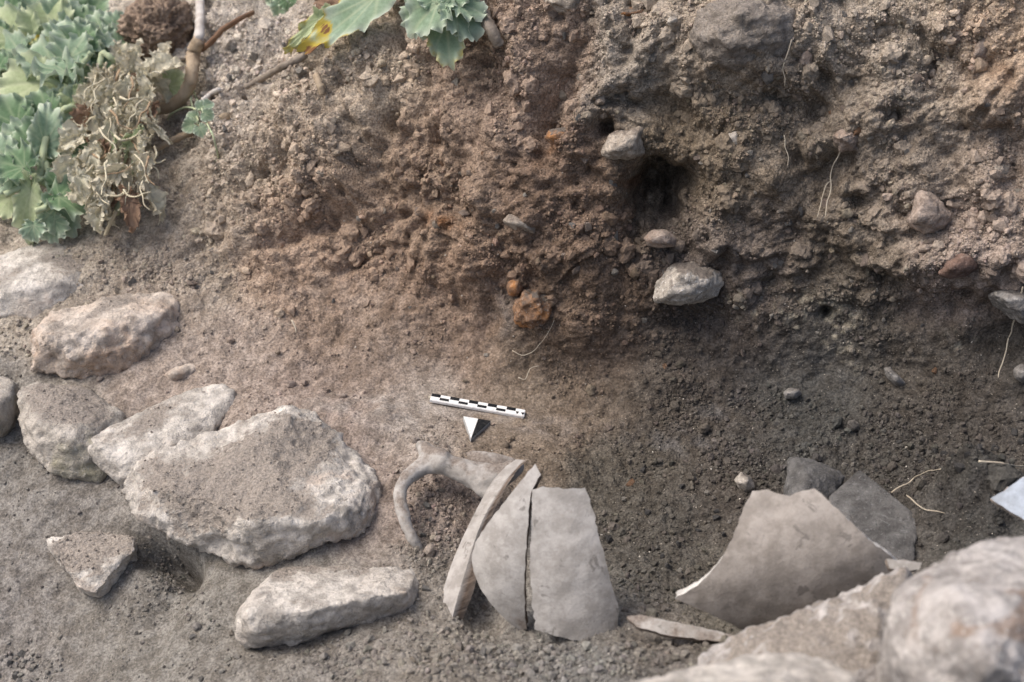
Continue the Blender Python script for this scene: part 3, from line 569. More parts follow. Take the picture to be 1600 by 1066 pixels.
# ------------------------------------------------------------------ pottery
def pot_material(name, base, second, edge, dark=(.12, .11, .10)):
    m = NT(name, .85, .25)
    c = m.mix(m.ramp(m.noise(18, 4, .6), .35, .66), base, second)
    c = m.mix(1.0, c, m.mix(m.ramp(m.noise(60, 5, .7, off=2), .36, .64), (.80, .79, .78), (1.15, 1.15, 1.16)), 'MULTIPLY')
    c = m.mix(m.math('MULTIPLY', m.ramp(m.noise(75, 5, .62, off=4, dist=.5), .615, .68), .6), c, dark)
    c = m.mix(m.math('MULTIPLY', m.ramp(m.noise(33, 5, .6, off=8), .56, .68), .45), c, tuple(x * .62 for x in base))
    c = m.mix(m.math('MULTIPLY', m.ramp(m.noise(600, 2, .6, off=6), .62, .75), .3), c, dark)
    ec = m.mix(m.ramp(m.noise(160, 4, .65, off=3), .3, .7), tuple(x * .7 for x in edge), tuple(min(1, x * 1.2) for x in edge))
    c = m.mix(m.attr('edge'), c, ec)
    d = m.math('ADD', m.attr('dirt'), m.math('MULTIPLY', m.math('SUBTRACT', m.noise(60, 5, .65, off=9), .5), 1.2))
    c = m.mix(m.ramp(d, .36, .66), c, m.mix(m.ramp(m.noise(420, 3, .6), .3, .7), (.15, .125, .105), (.27, .23, .2)))
    m.color(c); m.bump(m.noise(420, 4, .6), .0007, .7); m.bump(m.noise(60, 3, .5, off=5), .002, .4)
    return m.m
CLAY = pot_material('pale_clay', (.39, .37, .345), (.32, .30, .275), (.24, .20, .17))
CLAYBR = pot_material('clay_brown_break', (.40, .382, .36), (.335, .32, .30), (.16, .12, .092))
CLAYBIG = pot_material('buff_clay', (.345, .315, .285), (.295, .268, .24), (.56, .54, .51))
def unit(v): v = np.asarray(v, float); return v / np.linalg.norm(v)
def patch_frame(N, A):
    N = unit(N); A = np.asarray(A, float); A = unit(A - N * (A @ N)); return N, A, np.cross(N, A)
def sherd_mesh(outline, center, N, A, Rs, Ra, thick, seed=0, step=.0035, ragged=.0006, dirt=.18, dirt_low=0.):
    """a curved wall fragment: rim given as seen outline on a doubly curved vessel surface, with real wall thickness"""
    N, A, B = patch_frame(N, A); O = W(*center)
    def hgt(a, b): return -(b * b) / (2 * Rs) - (a * a) / (2 * Ra)
    uv = []
    for px, py in outline:
        d = W(px, py, 1.) - CAM; s = ((O - CAM) @ N) / (d @ N)
        for _ in range(12):
            r = CAM + s * d - O; f = r @ N - hgt(r @ A, r @ B); e = 1e-5
            r2 = CAM + (s + e) * d - O; f2 = r2 @ N - hgt(r2 @ A, r2 @ B); s -= np.clip(f / ((f2 - f) / e), -.05, .05)
        r = CAM + s * d - O; uv.append((r @ A, r @ B))
    uv = np.array(uv); rs = np.random.RandomState(seed); ring = []
    for k in range(len(uv)):
        p, q = uv[k], uv[(k + 1) % len(uv)]; L = np.linalg.norm(q - p); m = max(1, int(L / step)); nrm = np.array([-(q - p)[1], (q - p)[0]]) / max(L, 1e-9)
        for j in range(m):
            ring.append(p + (q - p) * j / m + nrm * (rs.normal() * ragged * (.5 if j else .2)))
    ring = np.array(ring); nr = len(ring)
    lo, hi = ring.min(0), ring.max(0)
    gxx, gyy = np.meshgrid(np.arange(lo[0], hi[0], step), np.arange(lo[1], hi[1], step)); g = np.stack([gxx.ravel(), gyy.ravel()], 1)
    g += rs.uniform(-.25, .25, g.shape) * step
    x0, y0 = ring[:, 0], ring[:, 1]; x1, y1 = np.roll(x0, -1), np.roll(y0, -1)
    cr = ((y0[None] > g[:, 1:2]) != (y1[None] > g[:, 1:2])) & (g[:, 0:1] < (x1 - x0)[None] * (g[:, 1:2] - y0[None]) / np.where(y1 == y0, 1e-9, y1 - y0)[None] + x0[None])
    ins = cr.sum(1) % 2 == 1
    dm = np.min(np.linalg.norm(g[:, None, :] - ring[None], axis=2), 1); g = g[ins & (dm > step * .6)]
    allp = np.concatenate([ring, g])
    vs, es, fs, *_ = delaunay_2d_cdt([Vector(p) for p in allp], [(k, (k + 1) % nr) for k in range(nr)], [], 1, 1e-7)
    P2 = np.array([v[:] for v in vs]); T = np.array([f for f in fs if len(f) == 3])
    a, b = P2[:, 0], P2[:, 1]; Nl = N[None] + (a / Ra)[:, None] * A + (b / Rs)[:, None] * B; Nl /= np.linalg.norm(Nl, axis=1)[:, None]
    Fp = O + a[:, None] * A + b[:, None] * B + hgt(a, b)[:, None] * N
    Fp = Fp + Nl * (.0006 * fbm(Fp, 60, 3, .5, seed) + .0012 * fbm(Fp, 14, 2, .5, seed + 2))[:, None]
    Bp = Fp - Nl * (thick * (1 + .12 * fbm(Fp, 25, 2, .5, seed + 4)))[:, None]
    fn = np.cross(Fp[T[:, 1]] - Fp[T[:, 0]], Fp[T[:, 2]] - Fp[T[:, 0]])
    flip = np.sum(fn * Nl[T[:, 0]], 1) < 0; T[flip] = T[flip][:, ::-1]
    n = len(Fp); E = np.concatenate([T[:, [0, 1]], T[:, [1, 2]], T[:, [2, 0]]])
    key = {(int(x), int(y)) for x, y in E}; bd = np.array([e for e in key if (e[1], e[0]) not in key])
    # fracture faces with their own vertices: outer edge, ragged middle, inner edge
    bv = np.unique(bd); mp = {int(v): k for k, v in enumerate(bv)}; m = len(bv)
    mid = (Fp[bv] + Bp[bv]) / 2 + .0008 * rs.normal(size=(m, 3))
    V = np.concatenate([Fp, Bp, Fp[bv], mid, Bp[bv]]); q = np.array([[mp[int(x)], mp[int(y)]] for x, y in bd])
    o1, o2, o3 = 2 * n, 2 * n + m, 2 * n + 2 * m
    Q = np.concatenate([np.stack([o1 + q[:, 1], o1 + q[:, 0], o2 + q[:, 0], o2 + q[:, 1]], 1), np.stack([o2 + q[:, 1], o2 + q[:, 0], o3 + q[:, 0], o3 + q[:, 1]], 1)])
    edge = np.zeros(len(V)); edge[2 * n:] = 1
    zz = V[:, 2]; dd = dirt + dirt_low * sstep(zz.min() + .035, zz.min(), zz)
    return V, [np.concatenate([T, T[:, ::-1] + n]), Q], {'edge': edge, 'dirt': dd}
def sherd(name, label, mat, *a, **k):
    V, Fc, at = sherd_mesh(*a, **k); o = thing_mesh(name, V, Fc, mat, attrs=at); return tag(o, label, 'sherd', 'pottery sherds in the pit', 'thing')
sherd('curved_sherd', 'small standing sherd with curved left side and pointed top', CLAYBR,
      [(836, 725), (845, 742), (830, 768), (823, 850), (823, 984), (812, 987), (800, 978), (785, 965), (768, 945), (755, 926), (745, 905), (739, 885), (738, 866), (744, 848), (757, 828), (775, 802), (795, 776), (815, 750)], (800, 870, 1.105), (-.32, -.80, .46), (.15, .45, .88), .062, .12, .010, seed=3, dirt_low=.35)
sherd('broad_sherd', 'tall flat-topped sherd standing beside the pointed one', CLAYBR,
      [(832, 766), (848, 761), (880, 764), (914, 762), (922, 780), (936, 838), (953, 905), (967, 950), (965, 985), (957, 1010), (920, 1004), (868, 994), (835, 984), (828, 900), (830, 830)], (895, 880, 1.098), (.06, -.80, .56), (.05, .55, .85), .085, .26, .012, seed=5, ragged=.0010, dirt_low=.35)
sherd('big_curved_sherd', 'biggest buff sherd at right, its broken top edge notched', CLAYBIG,
      [(1176, 768), (1200, 765), (1218, 772), (1234, 775), (1252, 768), (1272, 763), (1284, 772), (1320, 806), (1352, 838), (1388, 866), (1412, 890), (1425, 900), (1380, 960), (1300, 1010), (1200, 996), (1160, 984), (1110, 960), (1054, 935), (1072, 926), (1090, 915), (1108, 898), (1124, 878), (1137, 855), (1147, 832), (1155, 810), (1166, 785)], (1255, 870, 1.045), (-.08, -.90, .42), (.95, .22, .20), .062, .6, .009, seed=7, ragged=.0008)
sherd('flat_sherd', 'thin grey-green sherd edge lying flat between the standing sherds', CLAY,
      [(979, 963), (1000, 961), (1030, 967), (1075, 977), (1120, 986), (1150, 995), (1142, 1004), (1090, 1000), (1040, 992), (995, 980)], (1060, 980, 1.075), (-.05, -.45, .9), (1, -.1, 0), .3, .5, .007, seed=9, dirt=.5)
sherd('light_strip_sherd', 'small cream sherd corner behind the right end of the biggest sherd', CLAY,
      [(1385, 874), (1415, 876), (1440, 880), (1436, 890), (1410, 894), (1390, 888)], (1412, 884, 1.01), (0, -.5, .86), (1, 0, 0), .3, .5, .006, seed=10)
sherd('blue_white_sherd', 'pale bluish plate corner at the right edge above the foreground boulder', pot_material('bluish_plate', (.40, .445, .50), (.36, .40, .45), (.42, .36, .31)),
      [(1548, 779), (1575, 762), (1605, 742), (1660, 740), (1670, 860), (1640, 848), (1600, 812), (1572, 796)], (1600, 790, 1.06), (-.25, -.55, .8), (1, 0, 0), .4, .5, .007, seed=11)
# jug neck with handle
def ball(c, r, k=1):
    bm = bmesh.new(); bmesh.ops.create_icosphere(bm, subdivisions=2, radius=r); P = [np.array(v.co[:]) + c for v in bm.verts]; bm.free(); return P
def chain(pts):
    out = []
    for (c0, r0), (c1, r1) in zip(pts[:-1], pts[1:]): out.append(hull_arrays(ball(c0, r0) + ball(c1, r1)))
    return out
def lifted(px, py, l): return W(px, py, depth(px, py) - l)
jt = empty('jug_neck', surf(740, 800))
tag(jt, 'broken jug neck with a looped handle, lying left of the standing sherds', 'jug')
HT = {660: 1.295}
hp = [(656, 862, 1.230, .0058), (646, 845, 1.226, .0068), (633, 815, 1.228, .0074), (625, 785, 1.238, .0078), (626, 762, 1.251, .0084), (640, 742, 1.261, .0095), (662, 727, 1.266, .0108), (690, 723, 1.266, .0108), (716, 732, 1.261, .0115), (745, 744, 1.256, .0145), (772, 748, 1.251, .014), (796, 738, 1.251, .010), (812, 728, 1.251, .006)]
pc = chain([(W(a, b, t), r * (.84 if a < 700 else 1.)) for a, b, t, r in hp])
pc += chain([(W(657, 696, 1.285), .0062), (W(668, 708, 1.275), .0095), (W(690, 720, 1.262), .0115)])
pc += chain([(W(735, 740, 1.255), .012), (W(760, 768, 1.245), .009), (W(772, 778, 1.24), .005)])
Vh, Fh = remesh(pc, .002); Vh = relax(Vh, Fh, 10)
nh = vnormals(Vh, Fh); Vh = Vh + nh * (.0016 * fbm(Vh, 40, 4, .55, 5) + .0004 * fbm(Vh, 200, 2, .5, 6))[:, None]; nh = vnormals(Vh, Fh)
part_local('handle', Vh, Fh, CLAY, jt, attrs={'edge': np.zeros(len(Vh)), 'dirt': .32 * sstep(.3, 1, nh[:, 2]) + .22})
def strip(cl, eL, eR, jag, seed):
    rs = np.random.RandomState(seed); cl = np.array(cl); k = np.arange(len(cl)); q = np.linspace(0, len(cl) - 1, 70); C = natspline(k, cl, q)
    wl = natspline(k, np.array(eL), q); wr = natspline(k, np.array(eR), q); n = len(q); R = []
    for s in range(9):      # ring: ridge, down the outer face, under, back up the break
        pass
    ring = [(0, 0), (.5, 0), (1, 0), (1, .5), (1, 1), (.5, 1), (0, 1), (0, .5)]
    V = []; ed = []
    for (f, g) in ring:
        V.append(C + wl * f + wr * g + rs.normal(size=(n, 3)) * jag * (1 if g else .3)); ed.append(np.full(n, 1. if g in (.5,) and f == 0 else (.8 if (f, g) == (0, 1) else .12)))
    V = np.array(V).reshape(-1, 3); m = len(ring); Q = []
    for r in range(m):
        a = r * n + np.arange(n - 1); b = ((r + 1) % m) * n + np.arange(n - 1); Q.append(np.stack([a, a + 1, b + 1, b], 1))
    Q = np.concatenate(Q); caps = np.array([[0, n, 2 * n, 3 * n], [0, 3 * n, 4 * n, 5 * n], [0, 5 * n, 6 * n, 7 * n]]); caps = np.concatenate([caps, caps[:, ::-1] + n - 1])
    return V, np.concatenate([Q, caps]), np.array(ed).ravel()
cl = [W(808, 729, 1.235), W(789, 752, 1.226), W(767, 787, 1.212), W(747, 830, 1.198), W(731, 880, 1.184), W(716, 930, 1.17), W(706, 968, 1.163)]
eL = [np.array(v) for v in [(-.010, .006, -.004), (-.011, .007, -.005), (-.011, .008, -.008), (-.013, .009, -.012), (-.016, .009, -.013), (-.016, .008, -.014), (-.012, .006, -.014)]]
eR = [np.array(v) for v in [(.009, .006, .003), (.009, .007, .003), (.009, .007, .002), (.009, .008, .0), (.012, .007, .0), (.013, .007, -.002), (.009, .006, -.006)]]
Vs, Fs, es = strip(cl, eL, eR, .00018, 4)
part_local('shoulder_wall', Vs, Fs, CLAYBR, jt, smooth=False, attrs={'edge': es, 'dirt': np.full(len(Vs), .1)})
Vr, Fr, ar = sherd_mesh([(728, 707), (738, 704), (770, 707), (800, 715), (816, 723), (806, 735), (770, 726), (732, 722)], (770, 716, 1.27), (.0, -.5, .86), (1, 0, 0), .03, .1, .007, seed=15, dirt=.55)
part_local('rim', Vr, Fr, CLAY, jt, attrs=ar)
# ------------------------------------------------------------------ scale bar and north arrow
def plain(name, c, rough=.5, spec=.4, dusty=.5):
    m = NT(name, rough, spec)
    k = m.mix(m.ramp(m.noise(260, 4, .6), .45, .75), c, tuple(x * .85 + .02 for x in c))
    m.color(m.mix(m.math('MULTIPLY', m.ramp(m.noise(330, 5, .7, off=3), .52, .7), dusty), k, (.30, .26, .22))); return m.m
WHITEP = plain('white_plastic', (.80, .80, .79)); BLACKP = plain('black_print', (.012, .013, .015), .75, .08, .12); BOARD = plain('grey_board', (.36, .37, .37), .7)
def box_bm(o, ax, ay, az, x0, x1, y0, y1, z0, z1, bev=0.):
    bm = bmesh.new(); bmesh.ops.create_cube(bm, size=1)
    for v in bm.verts:
        c = ((x0 + x1) / 2 + v.co.x * (x1 - x0), (y0 + y1) / 2 + v.co.y * (y1 - y0), (z0 + z1) / 2 + v.co.z * (z1 - z0)); v.co = Vector(o + c[0] * ax + c[1] * ay + c[2] * az)
    if bev: bmesh.ops.bevel(bm, geom=bm.edges[:], offset=bev, segments=2, affect='EDGES')
    return bm
def bm_part(name, bm, mat, parent):
    for v in bm.verts: v.co -= parent.location
    me = bpy.data.meshes.new(name); bm.to_mesh(me); bm.free(); me.materials.append(mat); return link(name, me, parent)
def prism_bm(o, ax, ay, az, poly, z0, z1):
    bm = bmesh.new(); lo = [bm.verts.new(Vector(o + x * ax + y * ay + z0 * az)) for x, y in poly]; hi = [bm.verts.new(Vector(o + x * ax + y * ay + z1 * az)) for x, y in poly]; n = len(poly)
    bm.faces.new(hi); bm.faces.new(lo[::-1])
    for k in range(n): bm.faces.new((lo[k], lo[(k + 1) % n], hi[(k + 1) % n], hi[k]))
    bmesh.ops.recalc_face_normals(bm, faces=bm.faces); return bm
pa, pb = surf(673, 620, .006), surf(820, 646, .003)
ax = unit(pb - pa); up = unit(np.array([.0, -.12, 1.])); ay = unit(np.cross(up, ax)); az = np.cross(ax, ay)
L = float(np.linalg.norm(pb - pa)); sg = L / 10
bar = empty('scale_bar', pa); tag(bar, 'white ten-segment scale bar with black checker marks lying on the floor', 'scale bar')
bm_part('bar_body', box_bm(pa, ax, ay, az, 0, L, -.0052, .0052, -.0035, .0005, .0006), WHITEP, bar)
for k in range(10):
    if k % 2 == 0: bm_part('black_segment', box_bm(pa, ax, ay, az, k * sg + .0004, (k + 1) * sg - .0001, .0004, .0047, .0002, .00085), BLACKP, bar)
    elif k < 9: bm_part('black_segment', box_bm(pa, ax, ay, az, k * sg, (k + 1) * sg - .0003, -.0033, .0001, .0002, .00085), BLACKP, bar)
    else:
        for a0, a1 in ((.05, .38), (.62, .95)):
            bm_part('black_segment', prism_bm(pa, ax, ay, az, [((k + a0) * sg, .0001), ((k + a1) * sg, .0001), ((k + a1 - .1) * sg, -.0030), ((k + a0 + .12) * sg, -.0030)], .0002, .00085), BLACKP, bar)
c0 = surf(742, 664, .004)
A0, A1, A2 = surf(724, 651, .005), surf(767, 658, .005), surf(736, 686, .005)
nz = unit(np.cross(A2 - A0, A1 - A0)); nz = nz if nz[2] > 0 else -nz
arrow = empty('north_arrow', (A0 + A1 + A2) / 3); tag(arrow, 'triangular north arrow, half white and half black, below the scale bar', 'north arrow')
ex = unit(A1 - A0); ey = np.cross(nz, ex)
def l2(p): return ((p - A0) @ ex, (p - A0) @ ey)
T0, T1, T2 = l2(A0), l2(A1), l2(A2); TM = ((T0[0] + T1[0]) * .54, (T0[1] + T1[1]) * .54)
bm_part('arrow_board', prism_bm(A0, ex, ey, nz, [T0, T1, T2], -.004, 0.), BOARD, arrow)
def inset(pl, f=.96):
    cx = sum(p[0] for p in pl) / len(pl); cy = sum(p[1] for p in pl) / len(pl); return [(cx + (p[0] - cx) * f, cy + (p[1] - cy) * f) for p in pl]
bm_part('white_half', prism_bm(A0, ex, ey, nz, inset([T0, TM, T2], .975), -.0002, .0006), WHITEP, arrow)
bm_part('black_half', prism_bm(A0, ex, ey, nz, inset([TM, T1, T2], .975), -.0002, .0006), BLACKP, arrow)
# ------------------------------------------------------------------ plants, roots and twigs
def tube_arrays(pts, rad, sides=8, seg=6, seed=0, wob=.13):
    pts = np.array(pts); k = np.arange(len(pts)); q = np.linspace(0, len(pts) - 1, (len(pts) - 1) * seg + 1)
    C = natspline(k, pts, q) if len(pts) > 2 else np.stack([np.interp(q, k, pts[:, a]) for a in range(3)], 1)
    R = np.interp(q, k, np.broadcast_to(rad, len(pts))); T = np.gradient(C, axis=0); T /= np.linalg.norm(T, axis=1)[:, None]
    u = np.cross(T, [.3, .2, 1.]); u /= np.linalg.norm(u, axis=1)[:, None]; v = np.cross(T, u); V = []
    rs = np.random.RandomState(seed)
    for s in range(sides):
        a = 2 * math.pi * s / sides; V.append(C + (u * math.cos(a) + v * math.sin(a)) * (R * (1 + wob * rs.normal(size=len(q))))[:, None])
    n = len(q); V = np.array(V).reshape(-1, 3); Q = []
    for s in range(sides):
        a = s * n + np.arange(n - 1); b = ((s + 1) % sides) * n + np.arange(n - 1); Q.append(np.stack([a, b, b + 1, a + 1], 1))
    caps = [[(s * n), ((s + 1) % sides) * n] for s in range(sides)]
    V = np.concatenate([V, C[:1], C[-1:]]); i0, i1 = len(V) - 2, len(V) - 1
    T3 = np.array([[i0, ((s + 1) % sides) * n, s * n] for s in range(sides)] + [[i1, s * n + n - 1, ((s + 1) % sides) * n + n - 1] for s in range(sides)])
    return V, [np.concatenate(Q), T3]
def stem_material(name, c1, c2, bump=.001):
    m = NT(name, .8, .25)
    m.color(m.mix(m.ramp(m.noise(60, 5, .65), .35, .68), c1, c2)); m.bump(m.noise(300, 4, .6), bump, .7); return m.m
GSTEM = stem_material('green_stem', (.36, .43, .28), (.42, .46, .29), .0006)
DRYSTEM = stem_material('dry_stem', (.58, .54, .40), (.48, .42, .30))
BROWNSTEM = stem_material('brown_dry_stem', (.36, .27, .18), (.30, .21, .13))
WOOD = stem_material('pale_wood', (.40, .32, .23), (.30, .23, .16), .002)
TWIG = stem_material('grey_twig', (.20, .165, .13), (.28, .24, .20), .002)
ROOTM = stem_material('root_hair', (.50, .45, .36), (.42, .36, .28), .0003)
DARKTWIG = stem_material('dark_twig', (.16, .09, .055), (.20, .13, .08), .0015)
BARKW = stem_material('bleached_wood', (.55, .53, .50), (.42, .38, .34), .001)
def leaf_material(name, base, second, vein, rim, yellow=(.45, .36, .07), brown=(.20, .10, .05)):
    m = NT(name, .82, .15)
    c = m.mix(m.ramp(m.noise(40, 4, .6), .3, .7), base, second)
    c = m.mix(1.0, c, m.mix(m.ramp(m.noise(220, 4, .65, off=2), .3, .7), (.86, .87, .86), (1.14, 1.13, 1.14)), 'MULTIPLY')
    c = m.mix(m.math('MULTIPLY', m.attr('vein'), .65), c, vein)
    c = m.mix(m.math('MULTIPLY', m.attr('rim'), .8), c, rim)
    y = m.attr('sick'); yn = m.math('ADD', y, m.math('MULTIPLY', m.math('SUBTRACT', m.noise(70, 4, .6, off=4), .5), .7))
    c = m.mix(m.ramp(yn, .25, .6), c, yellow); c = m.mix(m.ramp(yn, .72, .85), c, brown)
    m.color(c); m.bump(m.noise(350, 3, .6), .0005, .6); m.bump(m.attr('vein'), .0006, .5)
    tr = m.n('ShaderNodeBsdfTranslucent'); m.L(c, tr.inputs[0]); mx = m.n('ShaderNodeMixShader'); mx.inputs[0].default_value = .22
    m.L(m.b.outputs[0], mx.inputs[1]); m.L(tr.outputs[0], mx.inputs[2]); m.L(mx.outputs[0], m.out.inputs[0])
    return m.m
LEAF = leaf_material('grey_green_leaf', (.20, .29, .185), (.28, .375, .27), (.44, .50, .34), (.68, .74, .62))
LEAFG = leaf_material('deep_green_leaf', (.115, .20, .105), (.17, .26, .15), (.34, .42, .26), (.60, .68, .54))
LEAFY = leaf_material('yellow_green_leaf', (.36, .44, .24), (.42, .48, .29), (.52, .56, .37), (.64, .68, .50))
LEAFD = leaf_material('wilted_leaf', (.62, .60, .47), (.56, .51, .40), (.66, .63, .50), (.70, .65, .52))
LEAFB = leaf_material('brown_leaf', (.30, .20, .14), (.26, .17, .12), (.36, .26, .18), (.34, .24, .17))
RIGHT = np.array([1., 0, 0])
def leaf_arrays(base, ang, size, normal_tilt=(0, 0), lean=0., ruffle=1., seed=0, aspect=1., fold=.25, droop=.25, crumple=0., teeth=1., sick=0., longf=1.):
    rs = np.random.RandomState(seed); nr, ns = 13, 104
    th = np.linspace(-math.pi, math.pi, ns, endpoint=False); rr = .02 + .98 * (1 - (1 - np.linspace(0, 1, nr)) ** 1.5); TH, RR = np.meshgrid(th, rr)
    ph = rs.uniform(0, 6, 6)
    lob = (.70 + .30 * np.cos(TH)) * (1 + .045 * np.cos(5 * TH + .4 * np.sin(ph[0])) + .06 * np.sin(3 * TH + ph[1]))
    lob *= 1 - .62 * np.exp(-((np.abs(TH) - math.pi) / .32) ** 2)
    tee = 1 + teeth * RR ** 4 * (.03 * np.sin(19 * TH + ph[2]) + .032 * np.sin(29 * TH + ph[3]))
    r = RR * lob * tee
    x = r * np.cos(TH) * longf; y = r * np.sin(TH) * aspect
    z = fold * np.abs(y) - droop * x * np.abs(x)
    z = z + ruffle * (.11 * RR ** 3 * np.sin(4 * TH + ph[4]) + .15 * RR ** 7 * np.sin(12 * TH + ph[5]) + .09 * RR ** 9 * np.sin(21 * TH + ph[0]))
    Vl = np.stack([x, y, z], 2).reshape(-1, 3)
    if crumple: Vl = Vl + crumple * np.stack([fbm(Vl + seed, 2.2, 3, .6, s) for s in (1, 2, 3)], 1)
    a = math.radians(ang); tip = unit(math.cos(a) * RIGHT + math.sin(a) * UPV - FWD * lean)
    n0 = unit(-FWD + normal_tilt[0] * RIGHT + normal_tilt[1] * UPV); side = unit(np.cross(n0, tip)); nn = np.cross(tip, side)
    V = base + size * (Vl[:, 0:1] * tip + Vl[:, 1:2] * side + Vl[:, 2:3] * nn)
    Q = []
    for k in range(nr - 1):
        s = np.arange(ns); t = (s + 1) % ns; Q.append(np.stack([k * ns + s, (k + 1) * ns + s, (k + 1) * ns + t, k * ns + t], 1))
    ve = np.zeros_like(TH)
    for va in (0, .62, -.62, 1.25, -1.25, 1.95, -1.95):
        dd = np.abs((TH - va + math.pi) % (2 * math.pi) - math.pi) * RR; ve = np.maximum(ve, np.exp(-(dd / (.035 if va else .05)) ** 2) * (1 - .5 * RR))
    sk = np.full(TH.size, 0.) + sick * (RR.ravel() ** 2 * (.4 + .6 * (.5 + .5 * np.cos(TH.ravel()))))
    return V, np.concatenate(Q), {'vein': ve.ravel(), 'rim': (RR ** 7).ravel(), 'sick': sk}
def add_leaf(plant, px, py, ang, size_px, mat=None, lift=.04, **k):
    t = depth(px, py) - lift; b = W(px, py, t)
    V, Q, at = leaf_arrays(b, ang, size_px * t / FOC, **k); return part_local('leaf', V, Q, mat or (LEAFG if k.get('seed', 0) % 3 == 1 else LEAF), plant, attrs=at)
def add_stem(plant, pts, r0, r1, mat, name='stem', seed=0, sides=8):
    P = [W(a, b, depth(a, b) - l) for a, b, l in pts]; V, Fc = tube_arrays(P, np.linspace(r0, r1, len(P)), sides, 6, seed); return part_local(name, V, Fc, mat, plant)

# leafy plant high on the left
pl = empty('leafy_plant', surf(110, 150)); tag(pl, 'grey-green ruffled leafy plant filling the top left corner', 'plant')
for k, (px, py, an, s, li, mt, kw) in enumerate([
    (30, 62, 125, 58, .05, LEAFY, dict(normal_tilt=(-.1, .5), fold=.4)), (78, 48, 100, 55, .05, LEAFY, dict(normal_tilt=(.1, .4), fold=.4)), (90, 40, 40, 50, .05, None, dict(normal_tilt=(.3, .4))), (20, 40, 170, 50, .04, None, dict(normal_tilt=(-.4, .6))),
    (128, 50, 80, 46, .04, None, dict(normal_tilt=(.2, .5))), (160, 55, 110, 42, .04, None, dict(normal_tilt=(0, .4))), (170, 70, 30, 36, .04, None, dict(normal_tilt=(.3, .5))), (140, 25, 60, 36, .03, None, {}), (110, 18, 100, 40, .03, LEAFY, {}), (55, 15, 110, 46, .03, None, {}), (15, 15, 140, 46, .03, None, {}),
    (30, 80, 200, 60, .06, None, dict(normal_tilt=(-.2, .9), ruffle=.6)), (55, 85, 350, 55, .06, None, dict(normal_tilt=(.1, .9), ruffle=.6)), (0, 105, 190, 50, .06, None, dict(normal_tilt=(-.2, .8))), (82, 78, 80, 26, .08, LEAFY, dict(normal_tilt=(.5, .2), ruffle=.2, fold=.5, aspect=.8)),
    (82, 100, 150, 60, .08, None, dict(normal_tilt=(-.2, 1.0), ruffle=1.2)), (70, 128, 185, 78, .07, LEAFY, dict(normal_tilt=(-.1, .3), ruffle=.5, droop=.1, aspect=.75)), (105, 115, 160, 60, .10, None, dict(normal_tilt=(-.1, 1.2), ruffle=1.4, aspect=.6)), (108, 92, 60, 46, .11, None, dict(normal_tilt=(.2, .9), ruffle=1.5)),
    (125, 75, 60, 44, .11, None, dict(normal_tilt=(.2, .7), ruffle=1.5)), (138, 72, 20, 38, .10, None, dict(normal_tilt=(.3, .9), ruffle=1.5)), (118, 66, 120, 44, .09, None, dict(normal_tilt=(-.2, .8), ruffle=1.5)), (150, 88, 340, 34, .09, None, dict(normal_tilt=(.3, .6))), (165, 62, 330, 36, .06, None, dict(normal_tilt=(.4, .5))), (185, 70, 20, 30, .05, None, {}),
    (112, 145, 270, 34, .08, LEAFY, dict(normal_tilt=(.2, .3), aspect=.8)), (125, 150, 310, 36, .07, LEAFY, dict(normal_tilt=(.2, .2))), (115, 125, 250, 34, .05, None, {}), (60, 75, 20, 24, .08, LEAFY, dict(sick=.9)), (145, 110, 300, 34, .05, None, {}), (45, 110, 240, 40, .04, None, {}), (5, 60, 200, 46, .05, None, {}), (180, 45, 70, 30, .04, None, {}), (100, 60, 200, 40, .06, None, {}), (60, 45, 260, 44, .05, None, {}), (20, 100, 300, 44, .05, None, {})]):
    add_leaf(pl, px, py, an, s, mt, li, seed=k + 300, **kw)
for pts in ([(112, 140, .06), (128, 105, .10), (142, 82, .12)], [(148, 128, .05), (155, 105, .09), (160, 82, .11)], [(160, 82, .11), (175, 92, .09), (185, 105, .06)], [(108, 142, .06), (85, 128, .09), (60, 122, .09)], [(118, 150, .04), (112, 138, .06), (105, 125, .08)], [(82, 80, .08), (80, 60, .06), (75, 45, .05)], [(30, 62, .05), (35, 80, .05), (55, 110, .03)], [(110, 115, .08), (108, 130, .07), (110, 142, .05)]):
    add_stem(pl, pts, .0042, .0034, GSTEM, seed=len(pts))
